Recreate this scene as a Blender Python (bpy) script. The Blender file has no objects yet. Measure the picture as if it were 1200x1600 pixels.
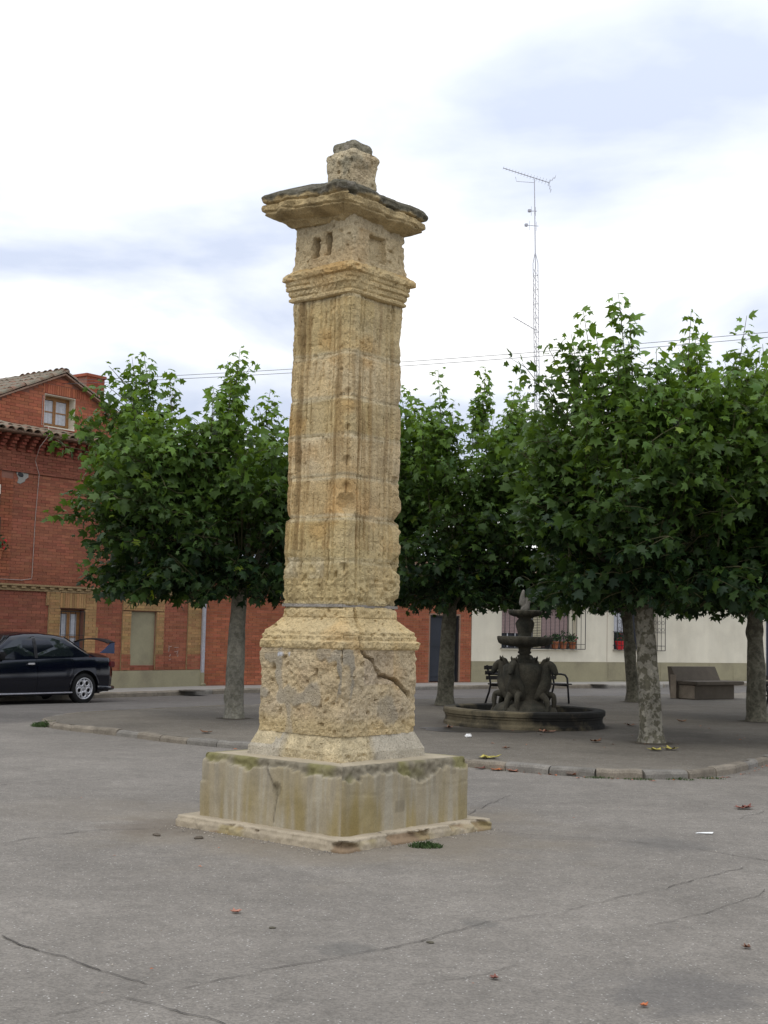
import bpy, bmesh, math, random
import numpy as np
from mathutils import Vector, Matrix, noise as mnoise
R = math.radians
random.seed(7)
sc = bpy.context.scene
col = sc.collection

# ------------------------------------------------------------------ camera
F_PX, ROLL, HOR, EYE = 2100.0, 0.0235, 984.0, 1.65
pitch = math.atan((HOR - 800) * math.cos(ROLL) / F_PX)
fwd = Vector((0, math.cos(pitch), math.sin(pitch)))
up0 = Vector((0, -math.sin(pitch), math.cos(pitch)))
rt0 = Vector((1, 0, 0))
rt = rt0 * math.cos(ROLL) + up0 * math.sin(ROLL)
up = up0 * math.cos(ROLL) - rt0 * math.sin(ROLL)
cam = bpy.data.cameras.new('camera')
cam.sensor_fit = 'VERTICAL'
cam.sensor_height = 32.0
cam.lens = 32.0 * F_PX / 1600.0
cam.clip_start = 0.1
cam.clip_end = 2000
camo = bpy.data.objects.new('camera', cam)
col.objects.link(camo)
m = Matrix.Identity(4)
for i in range(3):
    m[i][0], m[i][1], m[i][2] = rt[i], up[i], -fwd[i]
m[2][3] = EYE
camo.matrix_world = m
sc.camera = camo

# ------------------------------------------------------------------ light and sky
SUN_EL, SUN_AZ = R(58), R(205)           # azimuth measured from +Y clockwise
sun = bpy.data.lights.new('sun', 'SUN')
sun.energy = 0.7
sun.angle = R(25)
sun.color = (1.0, 0.95, 0.87)
suno = bpy.data.objects.new('sun', sun)
col.objects.link(suno)
sd = Vector((math.sin(SUN_AZ) * math.cos(SUN_EL), math.cos(SUN_AZ) * math.cos(SUN_EL), math.sin(SUN_EL)))
suno.rotation_euler = sd.to_track_quat('Z', 'Y').to_euler()

world = bpy.data.worlds.new('World')
sc.world = world
world.use_nodes = True
wt = world.node_tree
wt.nodes.clear()
def wn(t, **k):
    n = wt.nodes.new(t)
    for a, b in k.items():
        setattr(n, a, b)
    return n
wo = wn('ShaderNodeOutputWorld')
bg = wn('ShaderNodeBackground')
bg.inputs['Strength'].default_value = 0.10
sky = wn('ShaderNodeTexSky', sky_type='NISHITA', sun_disc=False, sun_elevation=SUN_EL, sun_rotation=SUN_AZ)
geo = wn('ShaderNodeTexCoord')
sep = wn('ShaderNodeSeparateXYZ')
wt.links.new(geo.outputs['Generated'], sep.inputs[0])
zc = wn('ShaderNodeMath', operation='MAXIMUM'); zc.inputs[1].default_value = 0.0
wt.links.new(sep.outputs['Z'], zc.inputs[0])
za = wn('ShaderNodeMath', operation='ADD'); za.inputs[1].default_value = 0.22
wt.links.new(zc.outputs[0], za.inputs[0])
dx = wn('ShaderNodeMath', operation='DIVIDE'); dy = wn('ShaderNodeMath', operation='DIVIDE')
wt.links.new(sep.outputs['X'], dx.inputs[0]); wt.links.new(za.outputs[0], dx.inputs[1])
wt.links.new(sep.outputs['Y'], dy.inputs[0]); wt.links.new(za.outputs[0], dy.inputs[1])
cmb = wn('ShaderNodeCombineXYZ')
wt.links.new(dx.outputs[0], cmb.inputs['X']); wt.links.new(dy.outputs[0], cmb.inputs['Y'])
cmb.inputs['Z'].default_value = 4.7
n1 = wn('ShaderNodeTexNoise'); n1.inputs['Scale'].default_value = 1.55; n1.inputs['Detail'].default_value = 7; n1.inputs['Roughness'].default_value = 0.50; n1.inputs['Distortion'].default_value = 0.3
wt.links.new(cmb.outputs[0], n1.inputs['Vector'])
ramp = wn('ShaderNodeValToRGB')
e = ramp.color_ramp.elements
e[0].position, e[0].color = 0.39, (8.0, 8.8, 10.7, 1)      # thin grey-blue parts of the cloud
e[1].position, e[1].color = 0.56, (14.5, 14.4, 14.2, 1)     # bright white cloud
ee = e.new(0.49); ee.color = (11.0, 11.5, 12.5, 1)
wt.links.new(n1.outputs['Fac'], ramp.inputs['Fac'])
mix = wn('ShaderNodeMix', data_type='RGBA')
mix.inputs['Factor'].default_value = 0.9
wt.links.new(sky.outputs[0], mix.inputs['A']); wt.links.new(ramp.outputs[0], mix.inputs['B'])
gr = wn('ShaderNodeMapRange'); gr.inputs[1].default_value = 0.0; gr.inputs[2].default_value = 1.0; gr.inputs[3].default_value = 0.82; gr.inputs[4].default_value = 1.35
wt.links.new(zc.outputs[0], gr.inputs[0])
gm = wn('ShaderNodeMix', data_type='RGBA', blend_type='MULTIPLY'); gm.inputs['Factor'].default_value = 1.0
wt.links.new(mix.outputs['Result'], gm.inputs['A']); wt.links.new(gr.outputs[0], gm.inputs['B'])
wt.links.new(gm.outputs['Result'], bg.inputs['Color'])
wt.links.new(bg.outputs[0], wo.inputs[0])

vs = sc.view_settings
sc.display_settings.display_device = 'sRGB'
vs.view_transform = 'Standard'
vs.look = 'None'
vs.gamma = 1.0
vs.use_curve_mapping = False
vs.exposure = 0.0
sc.render.engine = 'CYCLES'
sc.cycles.max_bounces = 6

# ------------------------------------------------------------------ helpers
def tag(o, label=None, cat=None, group=None, kind=None):
    if label: o['label'] = label
    if cat: o['category'] = cat
    if group: o['group'] = group
    if kind: o['kind'] = kind
    return o

def empty(name, loc=(0, 0, 0), rz=0.0, label=None, cat=None, group=None):
    o = bpy.data.objects.new(name, None)
    o.empty_display_size = 0.2
    col.objects.link(o)
    o.location = loc
    o.rotation_euler = (0, 0, rz)
    return tag(o, label, cat, group)

def link(name, me, parent=None, loc=None, rot=None):
    o = bpy.data.objects.new(name, me)
    col.objects.link(o)
    if parent: o.parent = parent
    if loc is not None: o.location = loc
    if rot is not None: o.rotation_euler = rot
    return o

def fbm(p, oct=4, s=1.0):
    return mnoise.fractal(Vector(p) * s, 1.0, 2.0, oct)

class MB:
    """collects shapes, links them as one mesh object"""
    def __init__(self):
        self.v, self.f, self.c = [], [], []
    def add(self, vs_, fs_, c=None):
        b = len(self.v)
        self.v += [tuple(q) for q in vs_]
        self.f += [tuple(i + b for i in q) for q in fs_]
        self.c += [c or (1, 1, 1)] * len(vs_)
        return self
    def box(self, x0, x1, y0, y1, z0, z1, c=None):
        return self.add([(x0, y0, z0), (x1, y0, z0), (x1, y1, z0), (x0, y1, z0), (x0, y0, z1), (x1, y0, z1), (x1, y1, z1), (x0, y1, z1)],
                        [(0, 3, 2, 1), (4, 5, 6, 7), (0, 1, 5, 4), (1, 2, 6, 5), (2, 3, 7, 6), (3, 0, 4, 7)], c)
    def cbox(self, x0, x1, y0, y1, z0, z1, b=0.01, c=None):
        """chamfered box"""
        bm = bmesh.new()
        bmesh.ops.create_cube(bm, size=1)
        for v in bm.verts:
            v.co = Vector(((x0 + x1) / 2 + v.co.x * (x1 - x0), (y0 + y1) / 2 + v.co.y * (y1 - y0), (z0 + z1) / 2 + v.co.z * (z1 - z0)))
        bmesh.ops.bevel(bm, geom=bm.edges[:], offset=b, segments=2, affect='EDGES')
        return self.bm(bm, c)
    def bm(self, bm, c=None):
        bm.verts.index_update()
        self.add([v.co[:] for v in bm.verts], [[v.index for v in f.verts] for f in bm.faces], c)
        bm.free()
        return self
    def tube(self, pts, r, n=8, c=None, cap=True):
        pts = [Vector(p) for p in pts]
        rs = r if isinstance(r, (list, tuple)) else [r] * len(pts)
        vs_, fs_ = [], []
        ref = None
        for i, p in enumerate(pts):
            t = (pts[min(i + 1, len(pts) - 1)] - pts[max(i - 1, 0)]).normalized()
            if ref is None:
                ref = Vector((0, 0, 1)) if abs(t.z) < 0.9 else Vector((1, 0, 0))
            a = (ref - t * ref.dot(t)).normalized(); b = t.cross(a)
            ref = a
            for k in range(n):
                an = 2 * math.pi * k / n
                vs_.append(p + (a * math.cos(an) + b * math.sin(an)) * rs[i])
        for i in range(len(pts) - 1):
            for k in range(n):
                k2 = (k + 1) % n
                fs_.append((i * n + k, i * n + k2, (i + 1) * n + k2, (i + 1) * n + k))
        if cap:
            fs_.append(tuple(range(n - 1, -1, -1)))
            fs_.append(tuple((len(pts) - 1) * n + k for k in range(n)))
        return self.add(vs_, fs_, c)
    def lathe(self, prof, n=32, c=None, mod=None, cx=0, cy=0):
        """prof: list of (r,z); mod(angle,r,z)->r"""
        vs_, fs_ = [], []
        for (r, z) in prof:
            for k in range(n):
                an = 2 * math.pi * k / n
                rr = mod(an, r, z) if mod else r
                vs_.append((cx + rr * math.cos(an), cy + rr * math.sin(an), z))
        for i in range(len(prof) - 1):
            for k in range(n):
                k2 = (k + 1) % n
                fs_.append((i * n + k, i * n + k2, (i + 1) * n + k2, (i + 1) * n + k))
        return self.add(vs_, fs_, c)
    def prism(self, outline, z0, z1, c=None):
        n = len(outline)
        vs_ = [(x, y, z0) for x, y in outline] + [(x, y, z1) for x, y in outline]
        fs_ = [tuple(range(n - 1, -1, -1)), tuple(range(n, 2 * n))] + [(i, (i + 1) % n, n + (i + 1) % n, n + i) for i in range(n)]
        return self.add(vs_, fs_, c)
    def xform(self, M, start=0):
        for i in range(start, len(self.v)):
            self.v[i] = tuple(M @ Vector(self.v[i]))
        return self
    def jitter(self, amp, s=3.0, seed=0.0):
        for i, p in enumerate(self.v):
            q = Vector(p) * s + Vector((seed, seed * 1.7, seed * .3))
            self.v[i] = tuple(Vector(p) + mnoise.noise_vector(q) * amp)
        return self
    def mesh(self, name, mt, smooth=False, attr=False):
        me = bpy.data.meshes.new(name)
        me.from_pydata(self.v, [], self.f)
        if mt: me.materials.append(mt)
        if attr:
            a = me.color_attributes.new('Col', 'FLOAT_COLOR', 'POINT')
            arr = np.ones((len(self.v), 4), np.float32)
            arr[:, :3] = np.array(self.c, np.float32)
            a.data.foreach_set('color', arr.ravel())
        if smooth:
            me.polygons.foreach_set('use_smooth', [True] * len(me.polygons))
        me.update()
        return me
    def build(self, name, mt, parent=None, smooth=False, attr=False, loc=None, rot=None):
        return link(name, self.mesh(name, mt, smooth, attr), parent, loc, rot)

def mat(name, base=(.5, .5, .5), var=.2, s=3.0, var2=.15, s2=35.0, rough=.85, bump=.0, bs=60.0, bd=.01,
        attr=False, metal=0.0, spec=.3, second=None, s3=2.0, thr=(.45, .6), stretch=None, pits=None):
    m = bpy.data.materials.new(name)
    m.use_nodes = True
    nt = m.node_tree
    N, L = nt.nodes, nt.links
    bs_ = N['Principled BSDF']
    bs_.inputs['Roughness'].default_value = rough
    bs_.inputs['Metallic'].default_value = metal
    bs_.inputs['Specular IOR Level'].default_value = spec
    tc = N.new('ShaderNodeTexCoord')
    vec = tc.outputs['Object']
    def ns(scale, det=6, v=vec, rg=.6):
        n = N.new('ShaderNodeTexNoise'); n.inputs['Scale'].default_value = scale; n.inputs['Detail'].default_value = det
        n.inputs['Roughness'].default_value = rg
        L.new(v, n.inputs['Vector']); return n.outputs['Fac']
    def mr(f, a, b, c0, c1):
        r = N.new('ShaderNodeMapRange'); r.inputs[1].default_value = a; r.inputs[2].default_value = b
        r.inputs[3].default_value = c0; r.inputs[4].default_value = c1
        L.new(f, r.inputs[0]); return r.outputs[0]
    def mul(colr, f):
        x = N.new('ShaderNodeMix'); x.data_type = 'RGBA'; x.blend_type = 'MULTIPLY'; x.inputs['Factor'].default_value = 1
        L.new(colr, x.inputs['A']); L.new(f, x.inputs['B']); return x.outputs['Result']
    if attr:
        a = N.new('ShaderNodeAttribute'); a.attribute_name = 'Col'; c = a.outputs['Color']
    else:
        a = N.new('ShaderNodeRGB'); a.outputs[0].default_value = (*base, 1); c = a.outputs[0]
    if second:
        x = N.new('ShaderNodeMix'); x.data_type = 'RGBA'
        L.new(mr(ns(s3, 8), thr[0], thr[1], 0, 1), x.inputs['Factor'])
        L.new(c, x.inputs['A']); x.inputs['B'].default_value = (*second, 1); c = x.outputs['Result']
    if stretch:
        mp = N.new('ShaderNodeMapping'); mp.inputs['Scale'].default_value = stretch[:3]
        L.new(vec, mp.inputs['Vector'])
        c = mul(c, mr(ns(1.0, 5, mp.outputs[0]), .3, .7, 1 - stretch[3], 1 + stretch[3]))
    if var: c = mul(c, mr(ns(s), .3, .7, 1 - var, 1 + var))
    if var2: c = mul(c, mr(ns(s2, 3), .3, .7, 1 - var2, 1 + var2))
    L.new(c, bs_.inputs['Base Color'])
    if bump:
        b = N.new('ShaderNodeBump'); b.inputs['Strength'].default_value = bump; b.inputs['Distance'].default_value = bd
        h = ns(bs, 8, rg=.7)
        if pits:
            v = N.new('ShaderNodeTexVoronoi'); v.inputs['Scale'].default_value = pits; L.new(vec, v.inputs['Vector'])
            ad = N.new('ShaderNodeMath'); ad.operation = 'ADD'
            L.new(h, ad.inputs[0]); L.new(mr(v.outputs['Distance'], 0, .35, -.6, 0), ad.inputs[1]); h = ad.outputs[0]
        L.new(h, b.inputs['Height']); L.new(b.outputs[0], bs_.inputs['Normal'])
    return m

M = {}
M['stone'] = mat('limestone', attr=True, var=.16, s=5, var2=.24, s2=70, bump=.9, bs=38, bd=.016, rough=.95, spec=.1, pits=42)
M['concrete'] = mat('weathered concrete', attr=True, var=.10, s=4, var2=.10, s2=80, bump=.25, bs=60, bd=.006, rough=.95, spec=.1)
M['brick'] = mat('brick', attr=True, var=.20, s=.7, var2=.15, s2=60, bump=.3, bs=90, bd=.004, rough=.9, spec=.15)
M['mortar'] = mat('mortar', (.27, .175, .125), var=.2, rough=.95)
M['mortar_red'] = mat('red mortar', (.26, .125, .09), var=.2, s=1.0, rough=.95)
M['mortar_ochre'] = mat('ochre mortar', (.30, .21, .11), var=.2, rough=.95)
M['olive'] = mat('olive render', (.30, .272, .175), second=(.235, .21, .14), s3=1.4, thr=(.48, .68), var=.10, s=1.2, var2=.06, rough=.9, bump=.15, bs=40)
M['white'] = mat('white render', (.67, .625, .505), second=(.585, .54, .43), s3=.9, thr=(.48, .72), var=.07, s=.8, var2=.04, rough=.9, bump=.12, bs=30, stretch=(2.5, 2.5, .35, .05))
M['tile'] = mat('clay tile', attr=True, var=.25, s=6, var2=.2, s2=40, rough=.9, bump=.4, bs=40, second=(.165, .150, .112), s3=5, thr=(.38, .60))
M['wood'] = mat('varnished wood', (.30, .15, .055), var=.2, s=8, rough=.5, stretch=(40, 40, 2, .2))
M['glass'] = mat('window glass', (.05, .06, .065), var=0, var2=0, rough=.06, spec=.6)
M['curtain'] = mat('net curtain', (.50, .51, .54), var=.12, s=12, var2=.1, stretch=(26, 26, .5, .18))
M['iron'] = mat('black iron', (.022, .022, .024), var=.2, rough=.5)
M['galv'] = mat('galvanised steel', (.42, .42, .46), var=.12, s=6, rough=.45, metal=.35, spec=.5)
M['dark_door'] = mat('dark blue door', (.020, .024, .034), var=.15, rough=.5)
M['shutter'] = mat('pinkish roller shutter', (.36, .26, .245), var=.06, rough=.6)
M['shutter_light'] = mat('cream louvre', (.58, .52, .36), var=.06, rough=.6)
M['red_plastic'] = mat('red petal', (.55, .025, .03), var=.25, s=20, rough=.6)
M['pink'] = mat('pink petal', (.45, .05, .10), var=.25, s=20, rough=.6)
M['terracotta'] = mat('terracotta', (.36, .13, .06), var=.15, s=6, rough=.9)
M['plant'] = mat('pot plant leaves', (.03, .07, .022), var=.4, s=12, rough=.6)
M['paint'] = mat('black car paint', (.0025, .0035, .009), var=0, var2=0, rough=.12, spec=.65)
M['blue_paint'] = mat('blue wing paint', (.035, .055, .12), var=0, var2=0, rough=.15, spec=.6)
M['rubber'] = mat('rubber', (.013, .013, .013), var=.2, rough=.85)
M['black_plastic'] = mat('black plastic', (.012, .012, .013), var=.1, rough=.5)
M['alloy'] = mat('alloy', (.55, .55, .57), var=.05, rough=.35, metal=.55, spec=.5)
M['chrome'] = mat('chrome', (.8, .8, .82), var=0, rough=.15, metal=.9)
M['car_glass'] = mat('tinted car glass', (.012, .016, .018), var=0, var2=0, rough=.03, spec=.8)
M['tail'] = mat('tail lamp', (.10, .01, .012), var=0, rough=.15, spec=.6)
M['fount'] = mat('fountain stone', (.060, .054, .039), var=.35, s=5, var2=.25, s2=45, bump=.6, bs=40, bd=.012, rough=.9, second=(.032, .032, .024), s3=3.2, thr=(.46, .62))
M['basin'] = mat('mossy basin stone', (.135, .112, .068), var=.3, s=4, var2=.2, s2=45, bump=.5, bs=40, bd=.01, rough=.85, second=(.018, .017, .014), s3=1.1, thr=(.42, .53))
M['pale_stone'] = mat('pale limed stone', (.17, .158, .135), var=.25, s=8, var2=.2, s2=45, bump=.5, bs=40, rough=.9)
M['water'] = mat('dark water', (.010, .013, .011), var=0, var2=0, rough=.06, spec=.5, bump=.05, bs=8)
M['bench_stone'] = mat('artificial stone', (.115, .095, .072), var=.12, s=4, var2=.18, s2=90, bump=.2, bs=80, rough=.9)
M['bench_lit'] = mat('lit stone end', (.30, .25, .19), var=.2, s=5, var2=.2, s2=80, rough=.9)  # bench stone lightened to paint the sky light on its end
M['slat'] = mat('dark painted slats', (.028, .022, .018), var=.25, s=5, rough=.5)
M['wire'] = mat('black cable', (.09, .09, .10), var=0, rough=.6)
M['cream_wire'] = mat('cream cable', (.38, .30, .26), var=.1, rough=.6)
M['leaf_dead'] = mat('dead leaf', attr=True, var=.25, s=14, var2=.2, s2=60, rough=.7)
M['paper'] = mat('paper', (.8, .8, .78), var=.05, rough=.8)
M['bark'] = mat('plane bark', (.255, .237, .190), var=.30, s=2.2, var2=.25, s2=26, rough=.9, bump=.5, bs=22, bd=.015, second=(.118, .108, .076), s3=11, thr=(.485, .53), stretch=(7, 7, 3, .22))
M['bark_plain'] = mat('smooth plane bark', (.225, .210, .168), var=.28, s=2.0, var2=.25, s2=26, rough=.9, bump=.5, bs=22, bd=.015, second=(.160, .150, .115), s3=9, thr=(.48, .58), stretch=(7, 7, 3, .22))
M['bark_shade'] = mat('shaded plane bark', (.165, .153, .112), var=.3, s=2.2, var2=.25, s2=26, rough=.9, bump=.5, bs=22, bd=.015, second=(.105, .098, .070), s3=11, thr=(.46, .56), stretch=(7, 7, 3, .2))  # plane bark darkened to paint the shade on the rear trunks
M['bark_dark'] = mat('limb bark', (.10, .09, .065), var=.25, s=4, rough=.9)
M['twig'] = mat('green twig', (.09, .085, .04), var=.2, rough=.8)
M['kerb'] = mat('kerb stone', attr=True, var=.22, s=5, var2=.2, s2=60, bump=.5, bs=40, bd=.01, rough=.95, spec=.15)
M['pave'] = mat('concrete pavement', (.31, .295, .265), var=.10, s=1.1, var2=.10, s2=60, bump=.15, bs=60, rough=.95, spec=.15)
M['crack'] = mat('crack dirt', (.078, .070, .060), var=.3, s=20, rough=1)
M['grass'] = mat('grass', (.05, .085, .025), var=.35, s=9, rough=.8)
M['soil'] = mat('bare soil', (.085, .070, .050), var=.35, s=9, var2=.3, s2=60, rough=1, bump=.6, bs=40, bd=.01)
M['grave'] = mat('manhole iron', (.10, .09, .075), var=.2, rough=.7)

def leaf_mat():
    m = bpy.data.materials.new('plane leaf')
    m.use_nodes = True
    nt = m.node_tree; N, L = nt.nodes, nt.links
    p = N['Principled BSDF']; out = N['Material Output']
    a = N.new('ShaderNodeAttribute'); a.attribute_name = 'Col'
    L.new(a.outputs['Color'], p.inputs['Base Color'])
    p.inputs['Roughness'].default_value = .5
    p.inputs['Specular IOR Level'].default_value = .25
    t = N.new('ShaderNodeBsdfTranslucent')
    g = N.new('ShaderNodeMix'); g.data_type = 'RGBA'; g.blend_type = 'MULTIPLY'; g.inputs['Factor'].default_value = 1
    L.new(a.outputs['Color'], g.inputs['A']); g.inputs['B'].default_value = (2.1, 1.9, .8, 1)
    L.new(g.outputs['Result'], t.inputs['Color'])
    mx = N.new('ShaderNodeMixShader'); mx.inputs[0].default_value = .26
    L.new(p.outputs[0], mx.inputs[1]); L.new(t.outputs[0], mx.inputs[2]); L.new(mx.outputs[0], out.inputs['Surface'])
    return m
M['leaf'] = leaf_mat()

def asphalt_mat(name, base, street=None, dirt=True, shade_damp=None):
    m = bpy.data.materials.new(name)
    m.use_nodes = True
    nt = m.node_tree; N, L = nt.nodes, nt.links
    p = N['Principled BSDF']; p.inputs['Roughness'].default_value = .9; p.inputs['Specular IOR Level'].default_value = .2
    g = N.new('ShaderNodeNewGeometry'); pos = g.outputs['Position']
    def ns(scale, det=5, rg=.6):
        n = N.new('ShaderNodeTexNoise'); n.inputs['Scale'].default_value = scale; n.inputs['Detail'].default_value = det; n.inputs['Roughness'].default_value = rg
        L.new(pos, n.inputs['Vector']); return n.outputs['Fac']
    def mr(f, a, b, c0, c1, smooth=False):
        r = N.new('ShaderNodeMapRange'); r.inputs[1].default_value = a; r.inputs[2].default_value = b
        r.inputs[3].default_value = c0; r.inputs[4].default_value = c1
        if smooth: r.interpolation_type = 'SMOOTHSTEP'
        L.new(f, r.inputs[0]); return r.outputs[0]
    def mth(op, a, b=None):
        x = N.new('ShaderNodeMath'); x.operation = op
        for i, q in enumerate((a, b)):
            if q is None: continue
            if hasattr(q, 'links'): L.new(q, x.inputs[i])
            else: x.inputs[i].default_value = q
        return x.outputs[0]
    def mixc(f, A, B, mode='MIX'):
        x = N.new('ShaderNodeMix'); x.data_type = 'RGBA'; x.blend_type = mode
        for k, q in (('Factor', f), ('A', A), ('B', B)):
            if hasattr(q, 'links'): L.new(q, x.inputs[k])
            elif k == 'Factor': x.inputs[k].default_value = q
            else: x.inputs[k].default_value = (*q, 1)
        return x.outputs['Result']
    c = mixc(mr(ns(.35, 6), .35, .65, 0, 1), tuple(b * .86 for b in base), tuple(b * 1.10 for b in base))
    # exposed aggregate
    v = N.new('ShaderNodeTexVoronoi'); v.inputs['Scale'].default_value = 85; L.new(pos, v.inputs['Vector'])
    sx = N.new('ShaderNodeSeparateColor'); L.new(v.outputs['Color'], sx.inputs[0])
    c = mixc(1.0, c, mr(sx.outputs[0], 0, 1, .80, 1.20), 'MULTIPLY')
    br = mth('MULTIPLY', mth('GREATER_THAN', sx.outputs[1], .968), mth('LESS_THAN', v.outputs['Distance'], .42))
    c = mixc(br, c, (.43, .41, .375))
    c = mixc(1.0, c, mr(ns(9, 4), .3, .7, .90, 1.10), 'MULTIPLY')
    c = mixc(1.0, c, mr(ns(1.7, 7, .7), .32, .68, .86, 1.12), 'MULTIPLY')
    st_ = mr(ns(.8, 8, .75), .60, .70, 0, .30)
    c = mixc(st_, c, tuple(b * .62 for b in base))
    if dirt:
        for (x, y, r, st, cc) in ((-.35, 11.4, 2.4, .55, (.21, .175, .125)), (1.45, 6.42, .55, .42, (.085, .082, .08)), (-.15, 7.14, .22, .4, (.10, .098, .09)),
                                  (-1.8, 11.2, .6, .5, (.13, .105, .08)), (.60, 7.80, .16, .45, (.09, .088, .08)), (2.3, 10.9, .45, .35, (.11, .107, .10)), (-2.6, 12.0, 1.2, .2, (.22, .19, .15))):
            vd = N.new('ShaderNodeVectorMath'); vd.operation = 'DISTANCE'; L.new(pos, vd.inputs[0]); vd.inputs[1].default_value = (x, y, 0)
            d = mth('ADD', vd.outputs['Value'], mth('MULTIPLY', mth('SUBTRACT', ns(2.4 / r, 5), .5), r * 1.5))
            c = mixc(mth('MULTIPLY', mr(d, r * .35, r, 1, 0, True), st), c, cc)
    for (x, y, r, st, cc) in (shade_damp or ()):  # soft dark spots: tree shade painted into the colour, with some fountain damp
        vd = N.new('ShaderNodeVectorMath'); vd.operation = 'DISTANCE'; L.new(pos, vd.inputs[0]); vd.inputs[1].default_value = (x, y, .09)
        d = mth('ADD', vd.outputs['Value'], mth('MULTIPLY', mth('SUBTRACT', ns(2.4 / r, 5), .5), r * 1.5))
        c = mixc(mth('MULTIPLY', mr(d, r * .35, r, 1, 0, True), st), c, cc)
    if street:
        sp = N.new('ShaderNodeSeparateXYZ'); L.new(pos, sp.inputs[0])
        q = mth('ADD', mth('MULTIPLY', mth('SUBTRACT', sp.outputs[1], sp.outputs[0]), .707), mth('MULTIPLY', mth('SUBTRACT', ns(1.5), .5), .5))
        c = mixc(mr(q, 19.6, 20.1, 0, 1), c, mixc(1.0, c, street, 'MULTIPLY'))
    L.new(c, p.inputs['Base Color'])
    b = N.new('ShaderNodeBump'); b.inputs['Strength'].default_value = .5; b.inputs['Distance'].default_value = .006
    L.new(v.outputs['Distance'], b.inputs['Height']); L.new(b.outputs[0], p.inputs['Normal'])
    return m
M['asphalt'] = asphalt_mat('asphalt', (.205, .186, .160), street=(.62, .63, .66))
M['island'] = asphalt_mat('old island paving', (.160, .142, .115), dirt=False, shade_damp=((2.3, 22.6, 3.6, .6, (.060, .052, .042)), (5.4, 26.2, 2.6, .35, (.075, .065, .05)), (-.5, 24.5, 1.6, .3, (.08, .07, .055))))  # canopy shade painted into the paving, reaching well past the wet by the basin

# ------------------------------------------------------------------ ground
def sstep(x, a, b):
    t = min(1, max(0, (x - a) / (b - a))); return t * t * (3 - 2 * t)
def gz(x, y):
    return -0.12 * sstep((y - x) * .707, 22.0, 26.8)
def axis(lo, hi, fine0, fine1, st):
    a = [lo, lo * .5]; x = fine0
    a = [v for v in (lo, lo / 3, ) if v < fine0 - 1]
    while x <= fine1: a.append(x); x += st
    a += [v for v in (hi / 3, hi) if v > fine1 + 1]
    return a
gx = axis(-400, 400, -26, 36, 1.0); gy = axis(-400, 700, -6, 62, 1.0)
b = MB()
vs_ = [(x, y, gz(x, y) + (.006 * mnoise.noise((x * .5, y * .5, 0)) if abs(x) < 26 and y < 16 else 0)) for y in gy for x in gx]
nx = len(gx)
b.add(vs_, [(j * nx + i, j * nx + i + 1, (j + 1) * nx + i + 1, (j + 1) * nx + i) for j in range(len(gy) - 1) for i in range(nx - 1)])
tag(b.build('ground', M['asphalt'], smooth=True), kind='structure')

# traffic island with kerb stones
ISL = [(-5.46, 22.19), (-5.22, 21.45), (-4.86, 20.96), (-4.08, 20.31), (-3.5, 19.76), (-2.9, 19.15), (-2.3, 18.69), (-.6, 17.65), (1.13, 16.71), (1.82, 16.18), (2.3, 15.90), (2.75, 15.76), (3.2, 15.76),
       (3.68, 15.97), (4.13, 16.42), (4.58, 17.16), (5.26, 18.34), (6.6, 20.1), (8.2, 22.0), (11.0, 25.4), (14.4, 30), (15.6, 34), (15.2, 38.5), (13.8, 40.3), (12.4, 40.2), (11.3, 39.43), (6.83, 35.57), (1.44, 31.36),
       (-2.33, 27.34), (-3.17, 26.58), (-4.57, 24.67), (-5.35, 23.4)]
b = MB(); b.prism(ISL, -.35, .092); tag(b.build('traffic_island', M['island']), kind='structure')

def polyline_pts(pl, step, closed=True):
    pts = [Vector((*p, 0)) for p in pl]
    if closed: pts.append(pts[0])
    out, acc, i = [pts[0].copy()], 0.0, 0
    cur = pts[0].copy(); need = step
    while i < len(pts) - 1:
        d = (pts[i + 1] - cur).length
        if d >= need:
            cur = cur + (pts[i + 1] - cur).normalized() * need
            out.append(cur.copy()); need = step
        else:
            need -= d; i += 1; cur = pts[i].copy()
    return out

def kerb(name, pl, step, w, top, closed, label_extra=None):
    root = empty(name)
    root['kind'] = 'structure'
    rnd = random.Random(3)
    P = polyline_pts(pl, step, closed)
    for i in range(len(P) - 1):
        p, q = P[i], P[i + 1]
        d = (q - p).normalized(); n = Vector((d.y, -d.x, 0))
        Ln = (q - p).length
        bm = bmesh.new()
        k = 7 if p.y < 24 else 2
        dz0 = rnd.uniform(-.014, .006) if p.y < 24 else 0
        b = MB()
        vs_, fs_ = [], []
        # cross-section ring points swept along the stone with worn edges
        for j in range(k + 1):
            t = j / k
            x = (.004 + (Ln - .008) * t)
            e = .007 if j in (0, k) else 0
            for (yy, zz) in ((.0, -.3), (.0, top - .04 - e + dz0), (-.004 + .02, top - .012 - e + dz0), (.05, top - e * .6 + dz0), (w - .02, top - e * .6 + dz0), (w, top - .02 - e), (w, -.3)):
                pz = (p + d * x) + n * (-(yy) + w * .5)
                nn = mnoise.noise_vector((pz.x * 4, pz.y * 4, zz * 6)) * (.028 if zz > -.2 else 0)
                vs_.append((pz.x + nn.x, pz.y + nn.y, zz + nn.z * .5))
        m7 = 7
        for j in range(k):
            for a in range(m7 - 1):
                fs_.append((j * m7 + a, j * m7 + a + 1, (j + 1) * m7 + a + 1, (j + 1) * m7 + a))
        fs_.append(tuple(range(m7 - 1, -1, -1))); fs_.append(tuple(k * m7 + a for a in range(m7)))
        t = rnd.uniform(.86, 1.1)
        b.add(vs_, fs_, (.205 * t, .178 * t, .140 * t) if rnd.random() < .75 else (.21 * t, .195 * t, .17 * t))
        b.build('kerb_stone', M['kerb'], root, attr=True)
    return root
kerb('island_kerb', ISL, .55, .14, .100, True)

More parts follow.
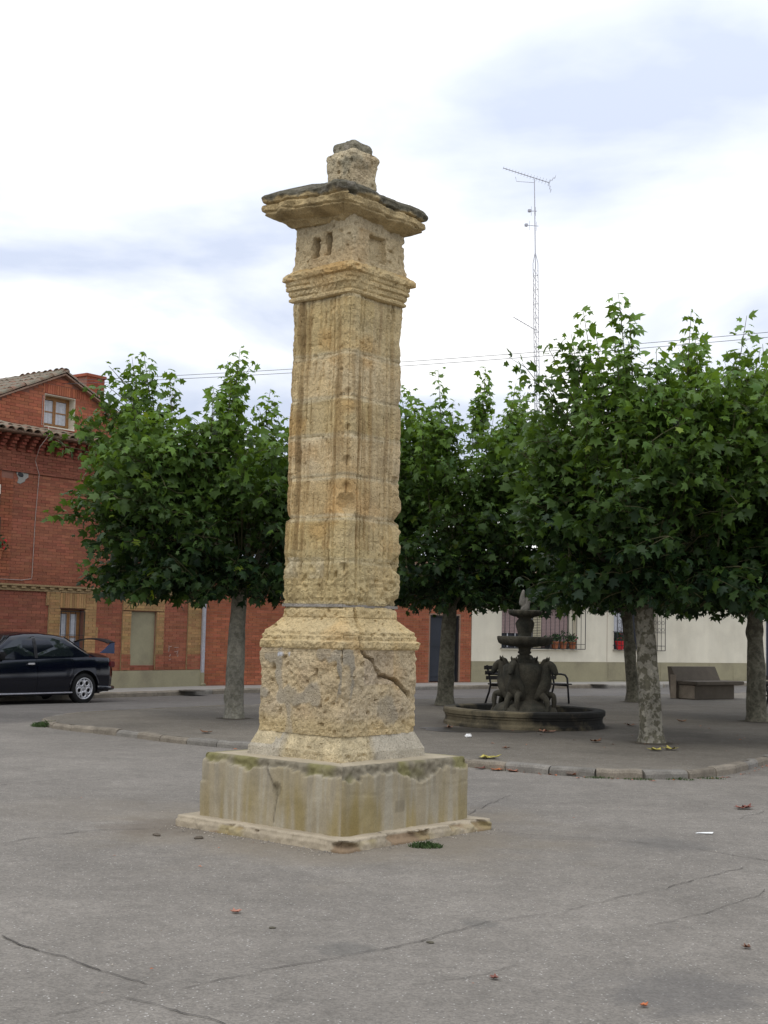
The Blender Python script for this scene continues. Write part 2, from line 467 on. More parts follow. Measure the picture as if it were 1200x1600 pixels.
# ------------------------------------------------------------------ pillar
PC = Vector((-.35, 11.4, 0)); A1 = R(49.4); A2 = R(180 - 40.6)
E1 = Vector((math.cos(A1), math.sin(A1), 0)); E2 = Vector((-math.sin(A1), math.cos(A1), 0))
pillar = empty('stone_pillar', PC, A1, 'tall weathered yellow limestone pillar on a stained concrete plinth', 'pillar')

def lin(pts, x):
    if x <= pts[0][0]: return pts[0][1]
    for (a, b_), (c, d) in zip(pts, pts[1:]):
        if x <= c: return b_ + (d - b_) * (x - a) / (c - a)
    return pts[-1][1]
def segd(p, a, b_):
    ax, ay = a; bx, by = b_; px, py = p
    dx_, dy_ = bx - ax, by - ay
    t = max(0, min(1, ((px - ax) * dx_ + (py - ay) * dy_) / (dx_ * dx_ + dy_ * dy_ + 1e-9)))
    return math.hypot(px - ax - dx_ * t, py - ay - dy_ * t)
def pld(p, pl):
    return min(segd(p, a, b_) for a, b_ in zip(pl, pl[1:]))

LIME = (.535, .408, .216)
GREY = (.315, .275, .208)
def stone_col(face, u, z, P):
    n = fbm(P, 4, 1.6); n2 = fbm(P + Vector((9, 3, 1)), 4, 4.5)
    c = Vector(LIME) * (1 + .15 * n + .10 * n2)
    w = max(0, min(1, n * 1.6 + .25)) * .38            # pale greyish crust
    c = c.lerp(Vector((.46, .40, .285)), w)
    o = max(0, fbm(P + Vector((4, 7, 2)), 3, 2.3) - .22) * 1.6
    c = c.lerp(Vector((.50, .315, .13)), min(.6, o))
    return c

def stone(name, z0, z1, hs, nper, nz, disp, colf, mt='stone', rc=.02, smooth=True, top_h=None, hs_z=None, tilt=None):
    """one squared block: four faces of nper columns, nz rows, closed top and bottom. hs(z) half side. disp(face,u,z,P)->outward metres"""
    b = MB(); vs_, cs_ = [], []
    zs = [z0 + (z1 - z0) * j / nz for j in range(nz + 1)] if not hs_z else hs_z
    rings = []
    for z in zs:
        h = hs(z)
        for k in range(4):
            for i in range(nper):
                u = -1 + 2 * (i / nper)
                if k == 0: x, y, n = u * h, -h, (0, -1)
                elif k == 1: x, y, n = h, u * h, (1, 0)
                elif k == 2: x, y, n = -u * h, h, (0, 1)
                else: x, y, n = -h, -u * h, (-1, 0)
                # face-coordinates measured from the near corner (-,-)
                uu = u if k in (0, 1) else -u
                face = ('R', 'B', 'C', 'L')[k]
                # rounded arris
                nx_, ny_ = n
                r = rc
                ex, ey = abs(x) - (h - r), abs(y) - (h - r)
                if ex > 0 and ey > 0:
                    L_ = math.hypot(ex, ey)
                    sx_, sy_ = (1 if x > 0 else -1), (1 if y > 0 else -1)
                    x = sx_ * (h - r + ex / L_ * r); y = sy_ * (h - r + ey / L_ * r)
                    nx_, ny_ = sx_ * ex / L_, sy_ * ey / L_
                P = Vector((x, y, z))
                d = disp(face, uu, z, P)
                zt = tilt(x, y, z) if tilt else 0
                vs_.append((x + nx_ * d, y + ny_ * d, z + zt))
                cs_.append(tuple(colf(face, uu, z, P)))
    m4 = 4 * nper
    fs_ = []
    for j in range(len(zs) - 1):
        for i in range(m4):
            i2 = (i + 1) % m4
            fs_.append((j * m4 + i, j * m4 + i2, (j + 1) * m4 + i2, (j + 1) * m4 + i))
    # caps: concentric rings towards the centre
    for (j, zz, flip) in ((0, z0, True), (len(zs) - 1, z1, False)):
        prev = [j * m4 + i for i in range(m4)]
        ks = (.92, .75, .45) if not flip else (.5,)
        for f_ in ks:
            st = len(vs_)
            for i in range(m4):
                q = Vector(vs_[j * m4 + i])
                x, y = q.x * f_, q.y * f_
                P = Vector((x, y, zz))
                hh = (top_h(x, y, f_) if (top_h and not flip) else 0) + (0 if flip else .006 * fbm(P, 3, 9))
                vs_.append((x, y, q.z + hh)); cs_.append(tuple(colf('T', f_, zz, P)) if not flip else cs_[j * m4 + i])
            cur = list(range(st, st + m4))
            for i in range(m4):
                i2 = (i + 1) % m4
                q4 = (prev[i], prev[i2], cur[i2], cur[i])
                fs_.append(q4 if not flip else q4[::-1])
            prev = cur
        st = len(vs_)
        q = vs_[prev[0]]
        zc_ = sum(vs_[i][2] for i in prev) / m4
        vs_.append((0, 0, zc_ + (top_h(0, 0, 0) - top_h(q[0], q[1], ks[-1]) if (top_h and not flip) else 0))); cs_.append(cs_[prev[0]])
        for i in range(m4):
            i2 = (i + 1) % m4
            fs_.append((prev[i], prev[i2], st) if not flip else (prev[i2], prev[i], st))
    b.v, b.f, b.c = vs_, fs_, cs_
    return b.build(name, M[mt], pillar, smooth=(mt != 'stone'), attr=True)

def rough_d(P, a=1.0):
    d = .012 * fbm(P, 3, 3.0) + .010 * fbm(P + Vector((5, 5, 5)), 4, 10) + .006 * mnoise.noise(P * 38)
    d -= .016 * abs(mnoise.noise(P * 7.5 + Vector((1, 4, 9)))) * max(0, .5 + mnoise.noise(P * 2.2)) - .002
    d -= .010 * abs(mnoise.noise(P * 15 + Vector((7, 2, 5)))) - .002
    pit = mnoise.noise(P * 21 + Vector((3, 8, 1)))
    if pit > .36: d -= (pit - .36) * .065
    return d * a

# foot slab
def d_slab(face, u, z, P):
    e = .018 * fbm(P, 3, 2.5) + .010 * mnoise.noise(P * 16) + .006 * mnoise.noise(P * 40)
    br = fbm(Vector((P.x, P.y, z * 2)), 4, 2.4)
    if z > .02 and br > .06 and face in 'RL': e -= min(.06, (br - .06) * .9 * sstep(z, .02, .07)) * (1 if face == 'R' or u < .1 else .5)
    return e
def c_slab(face, u, z, P):
    c = Vector((.40, .34, .25)) * (1 + .2 * fbm(P, 4, 3))
    if face != 'T' and z < .075:
        w = max(0, min(1, (fbm(Vector((P.x, P.y, z * 2)), 4, 2.4) - .03) * 7))
        c = c.lerp(Vector((.25, .18, .115)), w)
        c = c.lerp(Vector((.33, .27, .13)), max(0, min(.7, fbm(P + Vector((7, 0, 0)), 3, 2.2) * 2)))
    return c
stone('foot_slab', -.06, .088, lambda z: .945 if z < .06 else .935, 190, 12, d_slab, c_slab, 'concrete', rc=.05)

# concrete plinth with flaking render
def flake(face, u, z, P):
    """1 where the render has come away along the top edge"""
    zt = .602
    base = .060 + .030 * fbm(P, 4, 3.2) + .016 * fbm(P, 3, 13) + .006 * mnoise.noise(P * 60)
    if face == 'R':
        base += .10 * max(0, 1 - abs(u - (-.02 + .25)) / .26) + .02
        if u < -.72: base += .035
    elif face == 'L':
        base += -.004 + .03 * max(0, 1 - abs(u - .35) / .4) + (.05 if u < -.72 else 0) * (1 + u + .28)
    return sstep(base - (zt - z) , -.004, .006)
def d_plinth(face, u, z, P):
    d = .006 * fbm(P, 3, 1.6) + .0025 * mnoise.noise(P * 22)
    f = flake(face, u, z, P)
    d -= f * (.028 - .014 * fbm(P, 3, 22))
    if face == 'L':
        cr = pld((u, z), [(.05, .56), (.0, .49), (-.05, .43), (-.10, .38), (-.13, .33), (-.10, .22), (-.08, .12)])
        d -= .014 * max(0, 1 - cr / .012)
        hole = math.hypot((u + .12) / .06, (z - .385) / .045)
        if hole < 1: d -= .022 * (1 - hole)
        if u > .9 and z < .37: d += .012
    if face == 'R':
        cr = pld((u, z), [(-.9, .40), (-.5, .37), (-.3, .41), (.0, .40), (.2, .395), (.5, .42), (.62, .38), (.95, .40)])
        d -= .004 * max(0, 1 - (cr + .006 * mnoise.noise(P * 12)) / .010)
    return d
def c_plinth(face, u, z, P):
    c = Vector((.335, .287, .198)) * (1 + .16 * fbm(P, 4, 2.5))
    if face == 'T':
        return Vector((.40, .345, .25)) * (1 + .18 * fbm(P, 4, 4))
    # vertical run marks
    q = Vector((P.x * 9, P.y * 9, z * 1.1)); s_ = fbm(q, 3, 1.0)
    q2 = Vector((P.x * 6 + 4, P.y * 6, z * .8)); s2 = fbm(q2, 4, 1.0)
    s_ = fbm(Vector((P.x * 22, P.y * 22, z * 1.0)), 4, 1.0)
    c = c.lerp(Vector((.365, .330, .255)), max(0, min(.8, s_ * 2.0 + .05)))
    c = c.lerp(Vector((.25, .22, .165)), max(0, min(.6, fbm(Vector((P.x * 17 + 3, P.y * 17, z * 1.6)), 3, 1.0) * 2 - .25)) * sstep(z, .15, .5))
    low = sstep(.52 - z, 0, .40)
    c = c.lerp(Vector((.285, .225, .095)), max(0, min(.75, (s2 * 1.6 - .05) * (.2 + low))))
    if face == 'R' and u < -.72: c = c.lerp(Vector((.235, .18, .07)), .8 * sstep(-.70 - u, 0, .08) * (.4 + .6 * low))
    if face == 'R' and u > .82: c = c.lerp(Vector((.22, .175, .07)), .6 * (.3 + .7 * low))
    if face == 'L' and u > .86: c = c.lerp(Vector((.27, .21, .09)), .5 * low)
    f = flake(face, u, z, P)
    gr = Vector((.205, .18, .13)) * (1 + .35 * mnoise.noise(P * 30))
    gr = gr.lerp(Vector((.20, .185, .075)), max(0, min(.8, fbm(P, 3, 2.6) * 2)))
    c = c.lerp(gr, f)
    if face == 'L':
        cr = pld((u, z), [(.05, .56), (.0, .49), (-.05, .43), (-.10, .38), (-.13, .33), (-.10, .22), (-.08, .12)])
        c *= 1 - .45 * max(0, 1 - cr / .014)
        hole = math.hypot((u + .12) / .07, (z - .385) / .055)
        if hole < 1: c *= .72
    if face == 'R':
        hole = max(abs(u + .13) / .07, abs(z - .26) / .05)
        if hole < 1: c *= .80
        hole = max(abs(u - .72) / .05, abs(z - .50) / .035)
        if hole < 1: c *= .78
    return c
stone('concrete_plinth', .07, .602, lambda z: .792 - .004 * (z > .585) - .008 * (z > .595), 120, 42, d_plinth, c_plinth, 'concrete', rc=.022)

# sloping concrete skirt
def c_skirt(face, u, z, P):
    c = Vector((.43, .385, .30)) * (1 + .12 * fbm(P, 4, 4))
    w = 0
    if face == 'L': w = sstep(-u, -.35, -.15) if u < .35 else (.9 if (u > .35 and z > .69 and fbm(P, 3, 5) > -.1) else 0)
    if face == 'R': w = sstep(-u, .18, .32)
    st = Vector((.50, .415, .26)) * (1 + .25 * fbm(P, 4, 12))
    return c.lerp(st, w)
def d_skirt(face, u, z, P):
    w = 1 if (face == 'L' and u < .3) or (face == 'R' and u < -.2) else .25
    return rough_d(P, w) + (-.012 * w)
stone('skirting_stone', .596, .80, lambda z: lin([(.596, .535), (.668, .530), (.69, .520), (.79, .475), (.80, .472)], z), 80, 20, d_skirt, c_skirt, rc=.02)

# pedestal die
CRK = [(-.50, 1.50), (-.42, 1.44), (-.20, 1.40), (-.10, 1.33), (.02, 1.255), (.18, 1.262), (.42, 1.235), (.62, 1.17), (.76, 1.10)]
def patch_mask(face, u, z, P):
    n = .09 * fbm(P, 4, 4.5)
    m_ = 0
    if face == 'L':
        m_ = max(m_, 1 - sstep(pld((u, z * 1.0), [(.52, 1.46), (.50, 1.25), (.46, 1.12)]) + n, .06, .10))
        m_ = max(m_, 1 - sstep(pld((u, z), [(.40, 1.10), (.1, 1.09), (-.45, 1.10)]) + n, .05, .085))
        m_ = max(m_, 1 - sstep(pld((u, z), [(-.45, 1.44), (-.72, 1.40), (-.86, 1.43), (-.98, 1.25), (-.85, 1.08)]) + n, .035, .065))
        m_ = max(m_, 1 - sstep(pld((u, z), [(.28, 1.05), (.22, .84)]) + n, .05, .09))
        m_ = max(m_, 1 - sstep(pld((u, z), [(.95, 1.10), (.80, 1.10)]) + n, .04, .07))
        m_ = max(m_, 1 - sstep(pld((u, z), [(.85, 1.40), (.62, 1.42)]) + n, .035, .06))
    elif face == 'R':
        m_ = max(m_, 1 - sstep(pld((u, z), [(-.95, 1.42), (-.78, 1.40), (-.74, 1.20), (-.8, 1.05)]) + n, .04, .07))
        m_ = max(m_, .8 * (1 - sstep(pld((u, z), [(.0, 1.0), (.35, .96)]) + n, .06, .12)))
    return m_
def d_die(face, u, z, P):
    pm = patch_mask(face, u, z, P)
    d = rough_d(P, 1.3) * (1 - .8 * pm) + .004 * pm
    if face == 'R':
        dd = pld((u * .47, z), [(a * .47, c_) for a, c_ in CRK]) + .004 * mnoise.noise(P * 25)
        wd = .017 + .030 * max(0, 1 - math.hypot((u - .03) / .22, (z - 1.30) / .09))
        d -= .095 * max(0, 1 - (dd + .012 * mnoise.noise(P * 13)) / wd)
        # broken lump right of the fissure
        d -= .03 * max(0, 1 - math.hypot((u - .1) / .35, (z - 1.38) / .10))
    if z > 1.45: d -= .006
    if z < .83: d += .004
    return d
def c_die(face, u, z, P):
    c = stone_col(face, u, z, P)
    c = c.lerp(Vector((.42, .35, .252)), .52 + .3 * fbm(P, 3, 3))
    c = c.lerp(Vector((.47, .36, .17)), sstep(.98 - z, 0, .12) * .5)
    pm = patch_mask(face, u, z, P)
    c = c.lerp(Vector(GREY) * (1.05 + .16 * fbm(P, 3, 5)), pm * (.80 + .35 * fbm(P, 3, 4)))
    if face == 'L' and abs(z - 1.435) < .016 and .28 < u < .56: c = c.lerp(Vector((.55, .57, .62)), max(0, min(1, fbm(P, 3, 9) * 2 + .7)))
    if face == 'R' and u > -.45 and z > 1.2 and u < .35: c = c.lerp(Vector((.36, .29, .235)), .35)
    return c
stone('pedestal_stone', .795, 1.487, lambda z: .467, 92, 62, d_die, c_die, rc=.025)

# base mouldings (pedestal cornice), two courses
def d_corn(face, u, z, P):
    d = rough_d(P, 1.25)
    if z < 1.545: d += .010 * fbm(P, 3, 8)
    if face == 'R':
        dd = pld((u * .45, z), [(-.52 * .45, 1.46), (-.50 * .45, 1.60), (-.52 * .45, 1.70), (-.6 * .45, 1.80)])
        d -= .08 * max(0, 1 - dd / .026)
        if u < -.5 and z < 1.6: d -= .012
    return d
def c_corn(face, u, z, P):
    c = stone_col(face, u, z, P) * 1.06
    return c.lerp(Vector((.505, .400, .215)), .35)
stone('base_moulding_stone', 1.482, 1.738, lambda z: lin([(1.482, .470), (1.498, .482), (1.545, .484), (1.556, .462), (1.590, .464), (1.600, .452), (1.628, .450), (1.640, .436), (1.70, .375), (1.738, .352)], z),
      92, 34, d_corn, c_corn, rc=.018)
stone('base_moulding_stone', 1.730, 1.832, lambda z: lin([(1.730, .338), (1.745, .350), (1.80, .348), (1.832, .330)], z), 80, 12, d_corn, c_corn, rc=.03)

# mortar bed
stone('mortar_bed', 1.826, 1.850, lambda z: .352, 60, 3, lambda f, u, z, P: .016 * fbm(P, 3, 4) + (-.02 if f == 'R' else 0), lambda f, u, z, P: Vector((.29, .265, .23)) * (1 + .2 * fbm(P, 3, 8)), rc=.03)

# shaft
def shaft_profile(au, z):
    """relief of one face: corner shafts, grooves, sunk panel; au = distance from the middle of the face 0..1"""
    d = 0
    if au > .63:
        t = (au - .815) / .185
        d += .012 * math.sqrt(max(0, 1 - t * t)) - .004
    if .56 < au < .64: d -= .028 * (1 - abs(au - .60) / .04) ** .6
    if au <= .57: d -= .017
    if .44 < au < .57: d += .009
    if abs(au - .44) < .022: d -= .009
    return d
JZ = [1.846, 2.205, 2.565, 2.905, 3.245, 3.565, 3.935, 4.425]
HS = [(1.846, .340), (1.95, .352), (2.14, .358), (2.45, .351), (2.86, .345), (3.24, .352), (3.5, .346), (3.93, .338), (4.19, .337), (4.30, .342), (4.425, .346)]
CHIPS = [('c', 2.66, .11, .085), ('c', 2.80, .06, .04), ('c', 3.02, .05, .045), ('c', 3.30, .035, .03), ('c', 3.60, .045, .03), ('r', 2.42, .06, .05), ('r', 2.20, .09, .06), ('r', 2.78, .05, .035), ('c', 2.14, .05, .03), ('r', 3.95, .04, .025), ('l', 2.2, .05, .03), ('l', 2.56, .04, .025), ('l', 1.90, .06, .03)]
def d_shaft(ja, jb):
    rn = random.Random(int(jb * 777)); LN = []; rgh = rn.uniform(.38, .72)
    for k in range(16):
        a = ja + (jb - ja) * rn.uniform(.0, .6); LN.append((rn.choice('LR'), rn.uniform(-.5, .95), a, a + (jb - ja) * rn.uniform(.2, .7), rn.uniform(.006, .016)))
    for k in (.72, .82, -.3): LN.append(('L', k + rn.uniform(-.03, .03), ja + .03, jb - .03, .012))
    def f(face, u, z, P):
        au = abs(u)
        ero = sstep(2.25 - z, 0, .35)
        d = shaft_profile(au, z) * (1 - .75 * ero)
        d += rough_d(P, rgh + .6 * ero)
        # vertical weathering grooves
        g = mnoise.noise(Vector((P.x * 26, P.y * 26, z * 1.8)))
        if g > .28: d -= (g - .28) * .030
        # horizontal bedding, lower part
        hb = mnoise.noise(Vector((P.x * 2, P.y * 2, z * 34)))
        d += hb * (.006 * ero + .0018)
        for (lf, lu, la, lb_, ld) in LN:
            if lf == face and la < z < lb_:
                q = abs(u + .02 * mnoise.noise((z * 9, lu * 9, 0)) - lu) * .34
                if q < .009: d -= ld * (1 - q / .009)
        if z < 2.92 and u > .4 and face in 'RB': d += .020 * math.sin(math.pi * (z - ja) / (jb - ja)) * sstep(u, .4, .8)
        e = min(z - ja, jb - z) + .014 * fbm(P, 2, 5)
        if e < .020: d -= .009 * (1 - max(0, e) / .020) * max(.15, .6 + 1.4 * fbm(P, 2, 3.3))
        if u > .55: d -= (.048 if z < 2.95 else .018) * max(0, 1 - (e + .02 * fbm(P, 2, 6)) / .085) * (1 if face in 'RB' else .5) * sstep(u, .55, .8)
        for (w, cz, cr, cd) in CHIPS:
            if (w == 'c' and u < -.55) or (w == 'r' and face in 'RB' and u > .55) or (w == 'l' and face == 'L' and u > .6):
                du = (1 - au) * .34
                dd = math.hypot(du, (z - cz)) + .015 * fbm(P, 2, 9)
                if dd < cr: d -= 1.4 * cd * (1 - (dd / cr) ** 2)
        return d
    return f
def c_shaft(ja, jb):
    rnd = random.Random(int(ja * 1000)); t = Vector((1, rnd.uniform(.97, 1.02), rnd.uniform(.90, 1.08))) * rnd.uniform(.88, 1.08)
    def f(face, u, z, P):
        c = stone_col(face, u, z, P)
        c = Vector((c.x * t.x, c.y * t.y, c.z * t.z))
        e = min(z - ja, jb - z) + .012 * fbm(P, 2, 4)
        lip = max(0, 1 - abs(e - .012) / .024)
        c = c.lerp(Vector((.52, .45, .30)), lip * .75)
        # brown run-down streaks under joints
        s_ = fbm(Vector((P.x * 14, P.y * 14, z * 1.1)), 3, 1.0)
        c = c.lerp(Vector((.27, .175, .075)), max(0, min(.65, s_ * 1.3 - .05)))
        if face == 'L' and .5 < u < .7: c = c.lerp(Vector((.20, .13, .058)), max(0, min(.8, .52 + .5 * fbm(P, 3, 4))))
        if face == 'R' and u > -.1: c = c.lerp(Vector((.46, .375, .235)), .35)
        if z < 2.3: c = c.lerp(Vector((.46, .375, .20)), .5)
        if face == 'L' and 2.06 < z < 2.24 and u > -.3: c = c.lerp(Vector((.50, .44, .31)), .6 * max(0, min(1, .5 + 2 * fbm(P, 3, 5))))
        return c
    return f
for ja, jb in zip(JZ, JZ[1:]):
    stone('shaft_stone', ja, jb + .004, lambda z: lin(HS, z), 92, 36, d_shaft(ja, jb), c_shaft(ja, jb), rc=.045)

# capital mouldings
def d_cap(face, u, z, P):
    d = rough_d(P, .8)
    for zz in (4.470, 4.515, 4.560):
        if abs(z - zz) < .010 and fbm(P, 2, 2.5) > -.05: d -= .012 * (1 - abs(z - zz) / .010)
    if u < -.78: d -= .022 * sstep(-u, .78, .95) * (1 if z < 4.56 else .4)       # worn near corner
    if face == 'R' and u > .8: d -= .012
    # incised uprights between the fillets
    v = abs(((u * 7.3 + .35 * math.sin(z * 60)) % 1) - .5)
    if 4.47 < z < 4.56 and v > .455 and face == 'L': d -= .007
    return d
stone('capital_stone', 4.424, 4.60, lambda z: lin([(4.424, .350), (4.434, .368), (4.452, .370), (4.462, .360), (4.475, .368), (4.515, .376), (4.525, .388), (4.56, .389), (4.60, .395)], z), 92, 34, d_cap, c_corn, rc=.022)
stone('capital_stone', 4.597, 4.700, lambda z: lin([(4.597, .395), (4.61, .412), (4.645, .416), (4.668, .398), (4.676, .378), (4.70, .352)], z), 92, 16, lambda f, u, z, P: rough_d(P, 1.3), lambda f, u, z, P: c_corn(f, u, z, P).lerp(Vector((.44, .27, .10)), max(0, min(.6, fbm(P, 3, 3) * 2))), rc=.03)

# frieze block with the two niches and the sunk square
def d_frz(face, u, z, P):
    d = rough_d(P, 1.1)
    if face == 'L':
        for (uc, w, za, zb) in ((.24, .12, 4.775, 4.965), (-.22, .11, 4.785, 4.985)):
            k = max(abs(u - uc) / w, abs(z - (za + zb) / 2) / ((zb - za) / 2)) + .10 * fbm(P, 2, 9)
            d -= .15 * (1 - sstep(k, .72, 1.0))
        k = max(abs(u - 0) / .09, abs(z - 4.965) / .05)
        d += .02 * (1 - sstep(k, .6, 1.0))
        k = max(abs(u - 0) / .32, abs(z - 4.84) / .07)
        d -= .016 * (1 - sstep(k, .7, 1.0))
        k = math.hypot((u + .62) / .10, (z - 4.965) / .022); d -= .03 * max(0, 1 - k)
    if face == 'R':
        k = max(abs(u + .06) / .30, abs(z - 4.86) / .115)
        d -= .055 * (1 - sstep(k, .90, 1.0))
        if abs(u) > .62: d += .004
    if z < 4.73: d += .004
    return d
stone('frieze_stone', 4.69, 5.10, lambda z: lin([(4.69, .350), (4.73, .344), (4.85, .338), (5.10, .336)], z), 92, 42, d_frz, lambda f, u, z, P: stone_col(f, u, z, P).lerp(Vector((.43, .37, .26)), .45 if z < 5.0 else .7), rc=.025)

# abacus: broad eroded slab with lichened sloping top
def tilt_ab(x, y, z):
    return .05 * (y - x) * 1.0 + .0
def d_ab(face, u, z, P):
    d = .050 * fbm(P, 3, 2.2) + .030 * fbm(P, 3, 7) + .010 * mnoise.noise(P * 24)
    if u < -.8: d -= .05 * sstep(-u, .8, 1.0)
    for zz in (5.105, 5.165, 5.238):
        q = abs(z + .012 * fbm(P, 2, 3) - zz)
        if q < .014: d -= .026 * (1 - q / .014) * max(.2, .7 + fbm(P, 2, 2.5))
    return d
LICH = Vector((.120, .110, .080))
def c_ab(face, u, z, P):
    c = stone_col(face, u, z, P).lerp(Vector((.36, .27, .13)), .5)
    c = c.lerp(Vector((.22, .165, .085)), max(0, min(.7, fbm(P, 3, 4) * 1.5 + .15)))
    w = sstep(z + .07 * fbm(P, 3, 5), 5.250, 5.285)
    l = LICH * (1 + .5 * fbm(P, 3, 14))
    l = l.lerp(Vector((.22, .20, .165)), max(0, fbm(P + Vector((2, 2, 2)), 3, 9) * 1.6 - .1))
    return c.lerp(l, w)
def th_ab(x, y, f_):
    return .19 * (1 - f_) + .012 * fbm(Vector((x, y, 0)), 3, 8)
stone('abacus_stone', 5.06, 5.335, lambda z: lin([(5.06, .330), (5.09, .365), (5.12, .425), (5.15, .478), (5.17, .496), (5.23, .502), (5.245, .488), (5.26, .502), (5.30, .508), (5.325, .49), (5.335, .475)], z), 110, 44, d_ab, c_ab, rc=.03, top_h=th_ab, tilt=tilt_ab).location = (-.045, .045, -.01)
# finial
def c_fin(face, u, z, P):
    c = stone_col(face, u, z, P).lerp(Vector((.45, .40, .29)), .6)
    return c.lerp(LICH * 2.5, max(0, min(.8, fbm(P, 3, 7) * 1.6 - .25)))
stone('finial_stone', 5.45, 5.755, lambda z: lin([(5.45, .160), (5.60, .157), (5.66, .168), (5.71, .172), (5.74, .165), (5.755, .145)], z), 44, 26, lambda f, u, z, P: rough_d(P, 1.3), c_fin, rc=.03)
stone('finial_cap_stone', 5.74, 5.842, lambda z: lin([(5.74, .138), (5.80, .140), (5.842, .128)], z), 44, 10, lambda f, u, z, P: rough_d(P, .9) - .01, lambda f, u, z, P: (LICH * 1.7 * (1 + .5 * fbm(P, 3, 10))).lerp(Vector((.32, .29, .23)), max(0, fbm(P, 3, 16) * 1.2)), rc=.04,
      top_h=lambda x, y, f_: .035 * (1 - f_ * f_))

# ------------------------------------------------------------------ buildings
KB = 1.08                                # size of the measured facade unit in metres
def house_root(name, P0, ang, label, cat):
    o = empty(name, (P0[0] * KB, P0[1] * KB, EYE * (1 - KB)), R(ang), label, cat)
    o.scale = (KB, KB, KB)
    return o
def rnd_tint(rnd, c, v=.18, h=.06):
    t = 1 + rnd.uniform(-v, v)
    return (c[0] * t * (1 + rnd.uniform(-h, h)), c[1] * t * (1 + rnd.uniform(-h, h)), c[2] * t)

def wall_mb(s0, s1, z0, z1, holes, y0=0.0, y1=.3):
    """a wall slab (front at y0) with rectangular openings"""
    S = sorted({s0, s1, *[h[0] for h in holes], *[h[1] for h in holes]}); Z = sorted({z0, z1, *[h[2] for h in holes], *[h[3] for h in holes]})
    S = [s for s in S if s0 <= s <= s1]; Z = [z for z in Z if z0 <= z <= z1]
    b = MB()
    for a, c in zip(S, S[1:]):
        for d, e_ in zip(Z, Z[1:]):
            ms, mz = (a + c) / 2, (d + e_) / 2
            if any(h[0] < ms < h[1] and h[2] < mz < h[3] for h in holes): continue
            b.box(a, c, y0, y1, d, e_)
    return b

def bricks(name, parent, regions, y=0.0, seed=1, ch=.0675, bl=.25, joint=.010, proud=.010, clip=None):
    """bonded courses of separate bricks. regions: (s0,s1,z0,z1,colour,extra proud[,soldier])"""
    rnd = random.Random(seed); b = MB()
    for rg in regions:
        s0, s1, z0, z1, c, ex = rg[:6]
        sold = len(rg) > 6 and rg[6]
        if sold:
            s = s0
            while s < s1 - .01:
                e_ = min(s + ch, s1)
                q = [(s + joint / 2, z0 + joint / 2), (e_ - joint / 2, z0 + joint / 2), (e_ - joint / 2, z1 - joint / 2), (s + joint / 2, z1 - joint / 2)]
                yy = y - ex - proud
                v = [(a, yy, z) for a, z in q] + [(a, y, z) for a, z in q]
                b.add(v, [(0, 1, 2, 3), (4, 5, 1, 0), (5, 6, 2, 1), (6, 7, 3, 2), (7, 4, 0, 3)], rnd_tint(rnd, c))
                s = e_
            continue
        k0 = int(math.floor(z0 / ch))
        k = k0
        while k * ch < z1 - .006:
            za, zb = max(z0, k * ch), min(z1, (k + 1) * ch)
            row = rnd.uniform(.92, 1.08)
            off = (k % 2) * bl / 2
            i = int(math.floor((s0 - off) / bl))
            while off + i * bl < s1 - .006:
                sa, sb = max(s0, off + i * bl), min(s1, off + (i + 1) * bl)
                i += 1
                if sb - sa < .03 or zb - za < .018: continue
                if clip and not clip((sa + sb) / 2, (za + zb) / 2): continue
                yy = y - ex - proud * rnd.uniform(.6, 1.2)
                j = joint / 2
                q = [(sa + j, za + j * .8), (sb - j, za + j * .8), (sb - j, zb - j * .8), (sa + j, zb - j * .8)]
                v = [(a, yy, z) for a, z in q] + [(a, y - ex + .002, z) for a, z in q]
                t = rnd_tint(rnd, c, .16)
                b.add(v, [(0, 1, 2, 3), (4, 5, 1, 0), (5, 6, 2, 1), (6, 7, 3, 2), (7, 4, 0, 3)], (t[0] * row, t[1] * row, t[2] * row))
            k += 1
    o = b.build(name, M['brick'], parent, attr=True)
    o['kind'] = 'stuff'
    return o

def casement(parent, s0, s1, z0, z1, y, fr=.05, nleaf=2, rails=(.62,), wood='wood', blind=None):
    """a wooden window: frame, leaves, panes, net curtain"""
    w = MB()
    d = .05
    w.box(s0, s1, y, y + d, z0, z0 + fr).box(s0, s1, y, y + d, z1 - fr, z1)
    w.box(s0, s0 + fr, y + .002, y + d - .002, z0 + fr, z1 - fr).box(s1 - fr, s1, y + .002, y + d - .002, z0 + fr, z1 - fr)
    o = w.build('window', M[wood], parent)
    a0, a1, b0, b1 = s0 + fr, s1 - fr, z0 + fr, z1 - fr
    L_ = (a1 - a0) / nleaf
    for i in range(nleaf):
        l0, l1 = a0 + i * L_ + .004, a0 + (i + 1) * L_ - .004
        q = MB(); f = fr * .75
        q.box(l0, l1, y - .012, y + .03, b0 + .004, b0 + f).box(l0, l1, y - .012, y + .03, b1 - f, b1 - .004)
        q.box(l0, l0 + f, y - .011, y + .029, b0 + f, b1 - f).box(l1 - f, l1, y - .011, y + .029, b0 + f, b1 - f)
        edges = [b0 + f] + [b0 + (b1 - b0) * r for r in rails] + [b1 - f]
        for r in edges[1:-1]: q.box(l0 + f, l1 - f, y - .006, y + .024, r - .014, r + .014)
        q.build('sash', M[wood], o)
        for e0, e1 in zip(edges, edges[1:]):
            MB().box(l0 + f - .004, l1 - f + .004, y + .010, y + .014, e0 + .010, e1 - .010).build('pane', M['curtain'] if not blind else M[blind], o)
    return o

